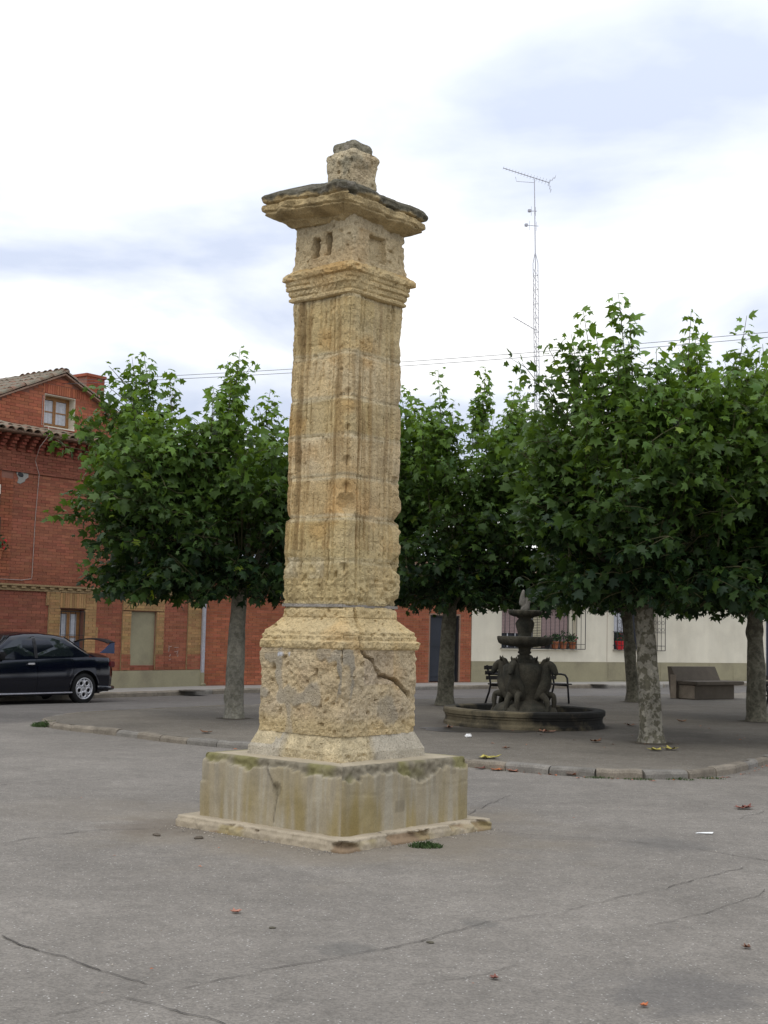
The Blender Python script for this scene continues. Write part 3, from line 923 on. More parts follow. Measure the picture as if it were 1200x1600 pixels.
def grille(parent, s0, s1, z0, z1, y, nb, depth=.16, r=.010, cross=(.15,), returns=True):
    b = MB()
    yy = y - depth
    b.tube([(s0, yy, z0), (s1, yy, z0)], r, 6).tube([(s0, yy, z1), (s1, yy, z1)], r, 6)
    for i in range(nb + 1):
        s = s0 + (s1 - s0) * i / nb
        b.tube([(s, yy, z0), (s, yy, z1)], r * (1.2 if i in (0, nb) else .8), 6)
    for c in cross:
        z = z0 + (z1 - z0) * c
        b.tube([(s0, yy, z), (s1, yy, z)], r * .8, 6)
        if returns:
            for s in (s0, s1): b.tube([(s, yy, z), (s, y + .02, z)], r * .8, 6)
    if returns:
        for s in (s0, s1):
            for z in (z0, z1): b.tube([(s, yy, z), (s, y + .02, z)], r, 6)
    return b.build('grille', M['iron'], parent)

A = (-4.60, 34.45); B_ = (2.75, 41.20)
RED = (.300, .112, .066); RED_D = (.262, .095, .060); ORG = (.33, .115, .062); OCH = (.36, .215, .098); GAR = (.345, .120, .064)

# ---- brick house with the gabled dormer
H = house_root('brick_house', A, 53, 'red and ochre brick house with gabled dormer and corbelled tile eaves behind the parked car', 'house')
holes = [(-4.58, -3.86, .95, 1.95), (-2.42, -1.58, .65, 1.95), (-7.55, -6.36, 2.95, 4.63), (-8.3, -7.1, .95, 1.95)]
wall_mb(-9.5, 0, -.2, 6.0, holes).build('wall', M['mortar_red'], H)
MB().box(-9.5, 0, .3, 6.5, -.2, 5.2).build('house_body', M['mortar_red'], H)
reg = [(-7.0, -4.91, .53, 2.33, RED_D, 0), (-3.52, -2.69, .53, 2.33, RED, 0), (-1.33, -.50, .53, 2.33, RED, 0),
       (-9.5, -8.6, .53, 2.33, RED, 0), (-2.42, -1.58, .53, .65, RED_D, 0),
       (-6.04, 0, 2.475, 4.95, RED, 0), (-9.5, -7.85, 2.475, 4.95, RED, 0), (-7.85, -6.04, 2.475, 2.62, RED, 0), (-9.5, 0, 5.025, 5.40, RED_D, .015),
       (-9.5, 0, 5.40, 5.98, RED_D, 0), (-9.5, 0, 4.95, 5.025, RED_D, .035)]
bricks('brick_courses', H, reg, seed=11)
# ochre pilasters and window surrounds, standing proud, with red brick feet
och = []
def ochre(s0, s1, z0, z1, ex=.035): och.append((s0, s1, z0, z1, OCH, ex))
for (s0, s1) in ((-4.91, -4.58), (-3.86, -3.52), (-2.69, -2.42), (-1.58, -1.33), (-.50, -.02)):
    ochre(s0, s1, .92, 1.95)
    och.append((s0 - .012, s1 + .012, .53, .92, RED if s0 > -3 else OCH, .045))
ochre(-.50, -.02, 1.95, 2.33); ochre(-2.69, -1.33, 1.97, 2.33)
ochre(-4.91, -4.60, 1.95, 2.33); ochre(-3.84, -3.52, 1.95, 2.33)
ochre(-4.99, -4.91, 2.02, 2.33, .034); ochre(-3.52, -3.45, 1.3, 1.55, .034)
och.append((-4.60, -3.84, 1.975, 2.32, OCH, .036, True))
ochre(-4.58, -3.86, .80, .95)
for (s0, s1) in ((-8.6, -8.3), (-7.1, -7.0)): ochre(s0, s1, .53, 2.33)
ochre(-8.3, -7.1, 1.95, 2.33)
for q in och: MB().box(q[0], q[1], -q[5], .01, q[2], q[3]).build('pilaster', M['mortar_ochre'], H)
bricks('ochre_brick_courses', H, och, seed=12)
org = [(-6.36, -6.04, 2.62, 4.80, ORG, .012), (-7.85, -7.55, 2.62, 4.80, ORG, .012), (-7.55, -6.36, 4.63, 4.95, ORG, .012, True), (-7.55, -6.36, 2.62, 2.95, ORG, .012)]
bricks('orange_brick_courses', H, org, seed=13)
# string course of moulded bricks with little modillions
b = MB()
b.box(-9.5, -.0, -.09, .01, 2.435, 2.475).box(-9.5, -.0, -.045, .01, 2.330, 2.372)
b.box(-9.5, -.0, -.03, .01, 2.372, 2.435)
b.build('string_course', M['mortar_ochre'], H)
rnd = random.Random(5)
s = -9.4
me_mod = MB().cbox(0, .135, -.075, .0, 0, .052, .008).mesh('modillion', M['mortar_ochre'])
while s < -.15:
    link('modillion', me_mod, H, (s, -.005, 2.378)); s += .262
# window: arch soffit, frame and bars
MB().box(-4.58, -3.86, -.05, .3, .915, .952).build('window_sill', M['mortar_ochre'], H)
w_ = casement(H, -4.56, -3.88, .96, 1.94, .12, .05, 2, (.35,))
g_ = grille(H, -4.57, -3.875, .97, 1.90, 0, 5, depth=.05, r=.008, cross=(.42,), returns=False)
# bricked-up opening rendered olive
MB().box(-2.42, -1.58, .035, .3, .65, 1.95).build('blind_panel', M['olive'], H)
MB().box(-2.43, -1.57, -.01, .05, .635, .655).build('panel_sill', M['mortar_red'], H)
# olive rendered dado
b = MB()
b.cbox(-9.5, -.02, -.075, .02, .0, .525, .012)
b.build('dado', M['olive'], H)
# upper window at the left edge: roller box, shutter
MB().box(-7.55, -6.37, -.02, .1, 4.42, 4.63).build('roller_box', M['white'], H)
casement(H, -7.54, -6.38, 2.96, 4.41, .14, .06, 2, (.5,), 'wood')
grille(H, -7.5, -6.42, 2.97, 3.9, 0, 8, depth=.12, r=.009, cross=(.5,))
# hole in the brickwork with bared plaster
b = MB(); b.lathe([(.001, 0), (.09, 0), (.135, .004), (.15, -.006)], 14, mod=lambda a, r, z: r * (1 + .25 * math.sin(a * 3 + 1) + .15 * math.sin(a * 5)))
b.xform(Matrix.Translation((-5.82, -.022, 4.86)) @ Matrix.Rotation(R(90), 4, 'X')); b.build('bare_plaster_patch', M['paper'] if False else M['pave'], H)
b = MB(); b.lathe([(.001, 0), (.055, 0), (.065, -.004)], 10, mod=lambda a, r, z: r * (1 + .3 * math.sin(a * 2 + 2)))
b.xform(Matrix.Translation((-5.86, -.032, 4.90)) @ Matrix.Rotation(R(90), 4, 'X')); b.build('wall_hole', M['iron'], H)
# faded chalk marks on the lower red panel
for (x, z, dx_, dz_) in ((-1.12, .98, .0, .16), (-1.12, 1.10, .10, .02), (-1.10, .86, .05, .06), (-.92, .98, .12, .0), (-.84, .92, .04, .10), (-.93, 1.09, .14, .0), (-.82, .86, .02, .05), (-1.1, .78, .06, .02)):
    b = MB(); b.tube([(x, -.014, z), (x + dx_ * .5 + .01, -.015, z + dz_ * .5), (x + dx_, -.014, z + dz_)], .007, 5)
    b.build('chalk_mark', M['cream_wire'], H)

# corbel table under the eaves: stepped brick brackets
def corbel_mesh(seed):
    rnd = random.Random(seed); b = MB()
    for i in range(5):
        z = 5.42 + i * .068
        o = .07 + .068 * i
        b.cbox(0, .125, -o, .0, z, z + .058, .006, rnd_tint(rnd, (.27, .085, .055), .2))
        if i < 4: b.box(.008, .117, -o + .02, 0, z + .058, z + .068, (.16, .08, .06))
    return b.mesh('corbel', M['brick'], attr=True)
cm = [corbel_mesh(k) for k in range(4)]
s = -9.4; i = 0
while s < -.1:
    link('corbel', cm[i % 4], H, (s, 0, 0)); s += .262; i += 1
MB().box(-9.5, .05, -.46, .05, 5.762, 5.792).build('eaves_board', M['mortar'], H)

def tile_mesh(L_, r0, r1, seed, th=.014, n=7):
    """a half-round clay tile lying along -y (down-slope end at y=0)"""
    rnd = random.Random(seed); b = MB()
    vs_, fs_ = [], []
    for (y, r) in ((0, r1), (L_ * .5, (r0 + r1) / 2), (L_, r0)):
        for rr in (r, r - th):
            for k in range(n):
                a = math.pi * k / (n - 1)
                vs_.append((rr * math.cos(a), y, rr * math.sin(a) * .8))
    S = 2 * n
    for j in range(2):
        for k in range(n - 1):
            fs_.append((j * S + k, (j + 1) * S + k, (j + 1) * S + k + 1, j * S + k + 1))
            fs_.append((j * S + n + k, j * S + n + k + 1, (j + 1) * S + n + k + 1, (j + 1) * S + n + k))
    for k in range(n - 1):
        fs_.append((k, k + 1, n + k + 1, n + k)); fs_.append((2 * S + k, 2 * S + n + k, 2 * S + n + k + 1, 2 * S + k + 1))
    b.add(vs_, fs_, rnd_tint(rnd, (.225, .135, .088) if seed % 3 else (.26, .20, .145), .2))
    return b.mesh('roof_tile', M['tile'], smooth=False, attr=True)
TM = [tile_mesh(.48, .085, .105, k) for k in range(6)]

# main roof, low slope behind the eaves
sl = .27
b = MB(); b.add([(-9.6, -.50, 5.80), (.12, -.50, 5.80), (.12, 4.3, 5.80 + 4.8 * sl), (-9.6, 4.3, 5.80 + 4.8 * sl),
                 (-9.6, -.50, 5.77), (.12, -.50, 5.77), (.12, 4.3, 5.60), (-9.6, 4.3, 5.60)], [(0, 1, 2, 3), (7, 6, 5, 4), (0, 4, 5, 1), (1, 5, 6, 2), (3, 2, 6, 7), (0, 3, 7, 4)])
b.build('roof', M['mortar'], H)
roof = MB(); rnd = random.Random(8)
s = -9.5
row = 0
while s < .05:
    for k in range(3):
        y = -.56 + k * .36
        z = 5.805 + (y + .5) * sl + .01 * k
        if k > 1 and -6.9 < s < -1.7: continue
        o = link('roof_tile', TM[rnd.randrange(6)], H, (s + rnd.uniform(-.008, .008), y + rnd.uniform(-.02, .02), z + rnd.uniform(-.006, .006)), (math.atan(sl) + rnd.uniform(-.03, .03), 0, rnd.uniform(-.03, .03)))
    s += .243
b = MB()
for s in np.arange(-9.5, .05, .243):
    for y in np.arange(.5, 4.2, .4):
        if -6.9 < s < -1.7: continue
        z = 5.82 + (y + .5) * sl
        b.tube([(s, y, z), (s, y + .42, z + .42 * sl)], [.10, .085], 6, rnd_tint(rnd, (.33, .19, .12), .25), cap=False)
o = b.build('upper_tiles', M['tile'], H, attr=True); o['kind'] = 'stuff'

# dormer: gable wall, window, two tiled slopes
GY, GC, GT, GS = .6, -4.32, 7.44, .44
b = MB()
hw = 2.45
gl = [(GC - hw, 5.7), (GC + hw, 5.7), (GC + hw, GT - hw * GS), (GC, GT), (GC - hw, GT - hw * GS)]
def gable_poly(b, y0, y1, hole):
    h0, h1, g0, g1 = hole
    def top(s): return GT - abs(s - GC) * GS
    S = [GC - hw, h0, GC, h1, GC + hw]
    S = sorted(S)
    for a, c in zip(S, S[1:]):
        def quad(zl0, zl1, zh0, zh1):
            v = [(a, y0, zl0), (c, y0, zl1), (c, y0, zh1), (a, y0, zh0), (a, y1, zl0), (c, y1, zl1), (c, y1, zh1), (a, y1, zh0)]
            b.add(v, [(0, 1, 2, 3), (7, 6, 5, 4), (0, 4, 5, 1), (1, 5, 6, 2), (2, 6, 7, 3), (3, 7, 4, 0)])
        if h0 - .001 <= a and c <= h1 + .001:
            quad(5.7, 5.7, g0, g0); quad(g1, g1, top(a), top(c))
        else:
            quad(5.7, 5.7, top(a), top(c))
gable_poly(b, GY, GY + .28, (-4.80, -3.89, 6.20, 6.95))
b.box(GC - hw + .02, GC + hw - .02, GY + .28, 4.4, 5.7, 6.30)
b.build('gable_wall', M['mortar_red'], H)
inside = lambda s, z: z < GT - abs(s - GC) * GS - .04 and not (-4.80 < s < -3.89 and 6.2 < z < 6.95) and not (-4.86 < s < -3.40 and 6.95 < z < 7.2)
bricks('gable_brick_courses', H, [(q0, q1, q2, q3, (.36, .125, .070), 0) for q0, q1, q2, q3 in ((GC - hw, -4.80, 5.75, 7.5), (-3.89, GC + hw, 5.75, 7.5), (-4.80, -3.89, 5.75, 6.18), (-4.80, -3.89, 6.95, 7.5))], y=GY, seed=14, clip=inside, ch=.075)
bricks('soldier_brick_course', H, [(-4.86, -3.40, 6.965, 7.19, (.36, .12, .066), 0.004, True)], y=GY, seed=15)
b = MB(); b.box(-4.80, -3.89, GY - .02, GY + .25, 6.175, 6.205); b.box(-4.80, -4.79, GY - .004, GY + .26, 6.205, 6.95); b.box(-3.90, -3.89, GY - .004, GY + .26, 6.205, 6.95); b.box(-4.79, -3.90, GY - .004, GY + .26, 6.94, 6.95)
b.build('window_reveal', M['white'], H)
casement(H, -4.79, -3.90, 6.206, 6.94, GY + .20, .05, 2, (.5,))
# roof slopes
D1 = 4.4
for sg in (-1, 1):
    Lx = hw + .22
    b = MB()
    x1 = GC + sg * Lx; z1 = GT - Lx * GS
    v = [(GC, GY - .14, GT + .05), (x1, GY - .14, z1 + .05), (x1, D1, z1 + .05), (GC, D1, GT + .05), (GC, GY - .14, GT + .01), (x1, GY - .14, z1 + .01), (x1, D1, z1 + .01), (GC, D1, GT + .01)]
    f = [(0, 1, 2, 3), (7, 6, 5, 4), (0, 4, 5, 1), (1, 5, 6, 2), (2, 6, 7, 3), (3, 7, 4, 0)]
    if sg > 0: f = [q[::-1] for q in f]
    b.add(v, f); b.build('dormer_roof', M['mortar'], H)
    rnd = random.Random(20 + sg)
    ang = math.atan(GS)
    for ci, y in enumerate(np.arange(GY - .06, D1 - .3, .205)):
        if sg > 0 and ci > 7: break
        for k in range(7):
            d = Lx - .02 - k * .385
            x = GC + sg * d * 1.0; z = GT + .055 - d * GS
            # tile local +y runs up-slope
            ex_ = Vector((-sg * math.cos(ang), 0, math.sin(ang))); nz_ = Vector((sg * math.sin(ang), 0, math.cos(ang))); xx = ex_.cross(nz_)
            o = link('roof_tile', TM[rnd.randrange(6)], H)
            mm = Matrix((( xx.x, ex_.x, nz_.x, x), (xx.y, ex_.y, nz_.y, y + rnd.uniform(-.012, .012)), (xx.z, ex_.z, nz_.z, z + rnd.uniform(-.004, .012) + .02), (0, 0, 0, 1)))
            o.matrix_local = mm @ Matrix.Rotation(rnd.uniform(-.06, .06), 4, 'Z')
rnd = random.Random(31)
for y in np.arange(GY - .16, D1 - .3, .37):
    link('ridge_tile', TM[rnd.randrange(6)], H, (GC + rnd.uniform(-.01, .01), y, GT + .085 + rnd.uniform(-.006, .01)), (rnd.uniform(-.03, .03), 0, 0))
# chimney
b = MB(); b.box(-2.72, -2.14, 1.6, 2.1, 5.9, 7.86); b.build('chimney', M['mortar_red'], H)
bricks('chimney_brick_courses', H, [(-2.72, -2.14, 6.0, 7.80, (.36, .10, .06), .0)], y=1.6, seed=16)
b = MB(); b.cbox(-2.76, -2.10, 1.56, 2.14, 7.80, 7.88, .01, (.33, .10, .06)); b.build('chimney_cap', M['brick'], H, attr=True)
# drainpipe at the corner
b = MB()
b.tube([(.02, -.07, .45), (.02, -.07, 5.75)], .058, 12)
b.tube([(.02, -.07, 3.0), (.02, -.07, 3.06)], .066, 12).tube([(.02, -.07, .98), (.02, -.07, 1.0)], .066, 12)
dp = b.build('drainpipe', M['galv'], H, smooth=False)
b = MB(); b.tube([(.02, -.07, .15), (.02, -.07, .46)], .063, 12).tube([(.02, -.07, .22), (.02, -.09, .155), (.02, -.16, .135)], .06, 12); b.build('drain_shoe', M['olive'], dp)
# cable dropping from the dormer down the wall
b = MB()
b.tube([(-4.86, GY - .02, 6.9), (-4.87, GY - .025, 6.2), (-5.1, .2, 6.13), (-5.50, -.46, 5.99), (-5.58, -.60, 5.80), (-5.68, -.42, 5.52), (-5.52, -.08, 5.25), (-5.38, -.06, 4.95), (-5.40, -.022, 4.0), (-5.42, -.022, 2.66), (-5.43, -.02, 2.60), (-5.7, -.022, 2.56), (-7.5, -.022, 2.56)], .008, 6)
b.build('wall_cable', M['cream_wire'], H)

# ---- garage front in plain orange brick
G = house_root('garage_building', A, 42.6, 'plain orange brick building with a dark metal door, between the ochre house and white house', 'building')
GL = 9.98
wall_mb(.02, GL, -.2, 3.3, [(8.22, 9.45, .13, 2.12)], 0, .3).build('wall', M['mortar'], G)
MB().box(.02, GL, .3, 6, -.2, 3.25).build('building_body', M['mortar_red'], G)
bricks('brick_courses', G, [(.04, 8.17, .12, 3.25, GAR, 0), (9.50, GL, .12, 3.25, GAR, 0), (8.17, 9.5, 2.17, 3.25, GAR, 0)], seed=21, ch=.072)
b = MB(); b.box(8.22, 8.26, .02, .25, .13, 2.12).box(9.41, 9.45, .02, .25, .13, 2.12).box(8.26, 9.41, .02, .25, 2.08, 2.12)
b.build('door_frame', M['iron'], G)
b = MB(); b.box(8.26, 8.833, .10, .15, .16, 2.075).box(8.838, 9.41, .10, .15, .16, 2.075)
for s in (8.32, 8.90): b.box(s, s + .45, .085, .1, .3, 1.1).box(s, s + .45, .085, .1, 1.2, 2.0)
dr = b.build('door', M['dark_door'], G)
b = MB(); b.tube([(8.90, .06, 1.0), (8.90, .06, 1.15)], .012, 6).tube([(8.90, .06, 1.0), (8.90, .11, 1.0)], .01, 6).tube([(8.90, .06, 1.15), (8.90, .11, 1.15)], .01, 6); b.build('handle', M['galv'], dr)
b = MB(); b.box(8.10, 8.17, -.005, .02, .12, 2.17) ; b.box(9.45, 9.50, -.012, .02, .12, 2.17); b.box(8.17, 9.45, -.012, .02, 2.12, 2.17); b.build('door_surround', M['mortar'], G)
b = MB(); b.add([(.0, -.3, 3.3), (GL, -.3, 3.3), (GL, 6.2, 3.6), (0, 6.2, 3.6), (.0, -.3, 3.24), (GL, -.3, 3.24), (GL, 6.2, 3.5), (0, 6.2, 3.5)], [(0, 1, 2, 3), (7, 6, 5, 4), (0, 4, 5, 1), (1, 5, 6, 2), (2, 6, 7, 3), (3, 7, 4, 0)])
b.build('roof', M['mortar'], G)

# ---- white rendered house
W = house_root('white_house', B_, 35.7, 'long white rendered house with olive dado and barred windows behind the fountain', 'house')
WL = 34.0
wh = [(1.22, 4.42, 1.18, 2.50), (6.12, 8.2, 1.18, 2.55), (13.93, 14.9, .14, 2.4), (16.5, 18, 1.18, 2.5)]
wall_mb(.02, WL, .76, 3.3, wh, 0, .3).build('wall', M['white'], W)
MB().box(.02, WL, .3, 6, -.2, 3.25).build('house_body', M['white'], W)
wall_mb(.02, WL, -.2, .757, wh, -.012, .3).build('dado', M['olive'], W)
# roughly patched lower strip
b = MB()
for k in range(6):
    b.cbox(5.85 + k * 1.25, 7.05 + k * 1.25 - .02, -.021, -.01, .16, .70 - .05 * (k % 2), .004)
b.jitter(.012, 4); b.build('dado_patch', M['olive'], W)
MB().box(5.80, 5.812, -.006, .01, .77, 3.2).build('wall_joint', M['mortar'], W)
# big window: louvre, blinds, reveal
wn_ = MB().box(1.22, 4.42, .24, .28, 1.18, 2.50).build('window', M['dark_door'], W)
b = MB(); 
for z in np.arange(1.64, 2.5, .045): b.cbox(1.26, 2.28, .19, .215, z, z + .04, .004)
b.build('roller_blind', M['shutter'], wn_)
b = MB()
for z in np.arange(1.2, 2.5, .05): b.box(2.62, 2.96, .10 + .0, .13, z, z + .032)
b.build('louvre', M['shutter_light'], wn_)
MB().box(2.36, 2.60, .12, .16, 1.2, 2.5).build('white_frame', M['curtain'], wn_)
b = MB()
for z in np.arange(1.2, 2.5, .045): b.cbox(3.02, 4.18, .19, .215, z, z + .0405, .004)
b.build('roller_blind', M['shutter'], wn_)
b = MB()
for s in (1.30, 1.62, 1.94, 2.24): b.box(s, s + .035, .20, .235, 1.2, 1.64)
b.build('sash', M['curtain'], wn_)
MB().box(4.24, 4.42, .15, .25, 1.18, 2.5).build('reveal', M['white'], wn_)
MB().box(1.18, 4.46, -.05, .24, 1.13, 1.18).build('window_sill', M['white'], W)
grille(W, 1.18, 4.62, 1.17, 2.6, 0, 18, depth=.2, r=.011, cross=(.11,))
# second window with scrolled grille
w2 = MB().box(6.12, 8.2, .24, .28, 1.18, 2.55).build('window', M['dark_door'], W)
b = MB(); b.box(6.2, 6.7, .10, .12, 1.75, 2.5)
b.build('lace_curtain', M['curtain'], w2)
MB().box(7.7, 8.15, .12, .15, 1.2, 2.5).build('reveal', M['curtain'], w2)
grille(W, 6.08, 8.38, 1.16, 2.6, 0, 12, depth=.2, r=.011, cross=(.11, .42))
b = MB()
for s in np.arange(6.18, 8.3, .19):
    for z in (1.86, 2.1):
        b.tube([(s + .065 * math.cos(t), -.2, z + .065 * math.sin(t)) for t in np.linspace(0, 2 * math.pi, 9)], .007, 4, cap=False)
b.build('grille_scroll', M['iron'], W)
MB().box(6.08, 8.25, -.05, .24, 1.13, 1.18).build('window_sill', M['white'], W)
# door at the right
b = MB(); b.box(13.93, 14.02, .05, .2, .14, 2.4).box(14.82, 14.9, .05, .2, .14, 2.4).box(14.02, 14.82, .05, .2, 2.32, 2.4); b.build('door_frame', M['galv'], W)
b = MB(); b.box(14.02, 14.82, .14, .18, .16, 2.32)
for z in (.3, 1.3): b.cbox(14.12, 14.72, .12, .15, z, z + .85, .01)
b.build('door', M['dark_door'], W)
casement(W, 16.5, 18, 1.18, 2.5, .15)
b = MB(); b.add([(-.1, -.35, 3.32), (WL, -.35, 3.32), (WL, 6.2, 4.1), (-.1, 6.2, 4.1), (-.1, -.35, 3.25), (WL, -.35, 3.25), (WL, 6.2, 3.9), (-.1, 6.2, 3.9)], [(0, 1, 2, 3), (7, 6, 5, 4), (0, 4, 5, 1), (1, 5, 6, 2), (2, 6, 7, 3), (3, 7, 4, 0)])
rf = b.build('roof', M['mortar'], W)
rnd = random.Random(44); b = MB()
for s in np.arange(0, WL - .1, .24):
    for y in np.arange(-.4, 6, .9):
        z = 3.34 + (y + .35) * .119
        b.tube([(s, y, z), (s, y + .95, z + .113)], [.10, .085], 6, rnd_tint(rnd, (.33, .17, .10), .25), cap=False)
o = b.build('roof_tiles', M['tile'], rf, attr=True); o['kind'] = 'stuff'

def fpt(P0, ang, s, off, z):
    """facade coordinates -> world (off = metres out from the wall)"""
    d = Vector((math.cos(R(ang)), math.sin(R(ang)), 0)); n = Vector((d.y, -d.x, 0))
    p = Vector((P0[0] * KB, P0[1] * KB, 0)) + d * s * KB + n * off
    return Vector((p.x, p.y, EYE + (z - EYE) * KB))

# pavement along the houses, with its kerb
inner = [fpt(A, 53, -9.5, 0, 0), fpt(A, 53, 0, 0, 0), fpt(B_, 35.7, 0, 0, 0), fpt(B_, 35.7, WL, 0, 0)]
inner = [p + Vector((-.05, .06, 0)) for p in inner]
outer = [fpt(A, 53, -9.5, 1.70, 0), fpt(A, 53, -3, 1.70, 0), fpt(A, 47, .35, 1.62, 0), fpt(A, 42.6, 5, 1.62, 0), fpt(A, 42.6, 9.0, 1.75, 0), fpt(B_, 35.7, 1.5, 1.9, 0), fpt(B_, 35.7, 6.2, 2.25, 0), fpt(B_, 35.7, 7.0, 1.5, 0), fpt(B_, 35.7, WL, 1.5, 0)]
b = MB(); b.prism([(p.x, p.y) for p in outer] + [(p.x, p.y) for p in reversed(inner)], -.4, -.002)
tag(b.build('pavement', M['pave']), kind='structure')
kerb('street_kerb', [(p.x, p.y) for p in outer], 1.0, .14, .006, False)
for (x, y, lb) in ((-4.75, 34.30, 'dark manhole cover in the pavement by the drainpipe of the brick house'), (7.25, 45.0, 'dark manhole cover in the pavement in front of the white house')):
    b = MB(); b.lathe([(.34, -.003), (.34, .010), (.31, .014), (.29, .010), (.001, .010)], 28)
    for k in range(5): b.box(-.2, .2, -.2 + k * .09, -.17 + k * .09, .009, .015)
    tag(b.build('manhole_cover', M['grave'], loc=(x, y, 0)), lb, 'manhole cover', 'manhole covers in the pavement')

# ---- things on the window sills
def flower_pot(loc, pot, flower, label, r=.14, h=.24, spread=.22, seed=0, rz=0):
    rt_ = empty('flower_pot', loc, rz, label, 'flower pot', 'flower pots on the window sills')
    b = MB(); b.lathe([(r * .68, 0), (r * .95, h * .85), (r * 1.08, h * .86), (r * 1.08, h), (r * .92, h), (r * .90, h * .85), (.001, h * .84)], 16); b.build('pot', M[pot], rt_)
    rnd = random.Random(seed); b = MB(); f = MB()
    for k in range(90):
        a, e_, q = rnd.uniform(0, 6.28), rnd.uniform(-.2, 1.4), rnd.uniform(.3, 1) * spread
        p = Vector((math.cos(a) * math.cos(e_) * q, math.sin(a) * math.cos(e_) * q, h + .03 + math.sin(e_) * q * 1.1))
        n = Vector((rnd.uniform(-1, 1), rnd.uniform(-1, 1), rnd.uniform(.1, 1))).normalized(); t = n.orthogonal().normalized(); u = n.cross(t); s_ = rnd.uniform(.03, .06)
        (f if flower and k % 7 == 0 else b).add([p + t * s_, p + u * s_ * .6, p - t * s_, p - u * s_ * .6, p + n * s_ * .3], [(0, 1, 4), (1, 2, 4), (2, 3, 4), (3, 0, 4)])
    b.build('foliage', M['plant'], rt_)
    if flower: f.build('blossom', M[flower], rt_)
    return rt_
wr = R(35.7)
for (s, pot, fl, lb, k) in ((3.42, 'terracotta', None, 'terracotta pot with dark green foliage on sill of the wide barred window', 1), (3.78, 'terracotta', None, 'larger bushy potted plant in the middle of the wide window sill', 2), (4.18, 'terracotta', 'pink', 'brown pot with pink geranium at right end of the wide window sill', 3)):
    flower_pot(fpt(B_, 35.7, s, .06, 1.18), pot, fl, lb, seed=k, spread=.34 if k == 2 else .24, rz=wr)
flower_pot(fpt(B_, 35.7, 3.1, .06, 1.18), 'black_plastic', None, 'small dark pot of trailing leaves beside the cream louvre', r=.11, h=.16, seed=7, rz=wr, spread=.26)
flower_pot(fpt(B_, 35.7, 6.36, .05, 1.18), 'red_plastic', 'red_plastic', 'bright red pot with red flowers in the scrolled grille window', r=.17, h=.30, seed=5, spread=.3, rz=wr)
flower_pot(fpt(A, 53, -6.42, .06, 2.99), 'terracotta', 'red_plastic', 'pot of red geraniums on the upper window of the brick house', seed=9, spread=.3, rz=R(53))

# ------------------------------------------------------------------ car
CA = 227
cx_, cy_ = -6.31, 29.01
yv = Vector((math.cos(R(CA + 90)), math.sin(R(CA + 90)), 0))
co = Vector((cx_, cy_, 0)) * 1.025 - yv * .86
co.z = gz(co.x, co.y) + .0
CAR = empty('parked_car', co, R(CA), 'glossy black four door saloon with big rear wing parked by the brick house', 'car')
WB, RW = 2.60, .315
def c_w(x):   # half width
    return lin([(-.97, .70), (-.80, .79), (-.3, .845), (.5, .868), (2.2, .865), (2.9, .84), (3.3, .76), (3.5, .62)], x)
def c_belt(x):
    return lin([(-.97, .88), (-.85, .93), (-.3, .945), (.5, .925), (1.5, .895), (2.2, .875), (2.5, .86), (3.0, .79), (3.35, .68), (3.5, .58)], x)
def c_deck(x):  # height on the centre line
    return lin([(-.97, .96), (-.88, 1.02), (-.5, 1.045), (-.15, 1.05), (.2, 1.0), (2.1, .93), (2.45, .93), (3.0, .85), (3.35, .73), (3.5, .60)], x)
def c_low(x):
    z = lin([(-.97, .40), (-.86, .27), (-.5, .23), (.0, .20), (2.6, .19), (3.2, .21), (3.5, .32)], x)
    for ax in (0, WB):
        d = abs(x - ax)
        if d < .37: z = max(z, RW + math.sqrt(.37 ** 2 - d * d) - .01)
    return z
def c_y(x, t):
    return c_w(x) * lin([(0, .945), (.25, .985), (.5, 1.0), (.72, .985), (.9, .955), (1, .915)], t)
def side_panel(x0, x1, nx, sgn, b, inset=0):
    vs_, fs_ = [], []; nt = 9
    for i in range(nx + 1):
        x = x0 + (x1 - x0) * i / nx; lo, hi = c_low(x), c_belt(x)
        for j in range(nt + 1):
            z = lo + (hi - lo) * j / nt
            t = (z - .19) / (hi - .19)
            vs_.append((x, sgn * (c_y(x, max(0, t)) - inset), z))
    for i in range(nx):
        for j in range(nt):
            q = (i * (nt + 1) + j, (i + 1) * (nt + 1) + j, (i + 1) * (nt + 1) + j + 1, i * (nt + 1) + j + 1)
            fs_.append(q[::-1] if sgn > 0 else q)
    b.add(vs_, fs_)
body = MB()
for sg in (1, -1):
    side_panel(-.97, .30, 50, sg, body); side_panel(2.27, 3.5, 50, sg, body)
# deck and bonnet
vs_, fs_ = [], []
xs = list(np.linspace(-.97, 3.5, 70)); ny = 8
for x in xs:
    for j in range(ny + 1):
        t = -1 + 2 * j / ny
        y = t * c_w(x) * .915; z = c_belt(x) + (c_deck(x) - c_belt(x)) * (1 - abs(t) ** 2.6)
        vs_.append((x, y, z))
for i in range(len(xs) - 1):
    for j in range(ny):
        fs_.append((i * (ny + 1) + j, (i + 1) * (ny + 1) + j, (i + 1) * (ny + 1) + j + 1, i * (ny + 1) + j + 1))
body.add(vs_, fs_)
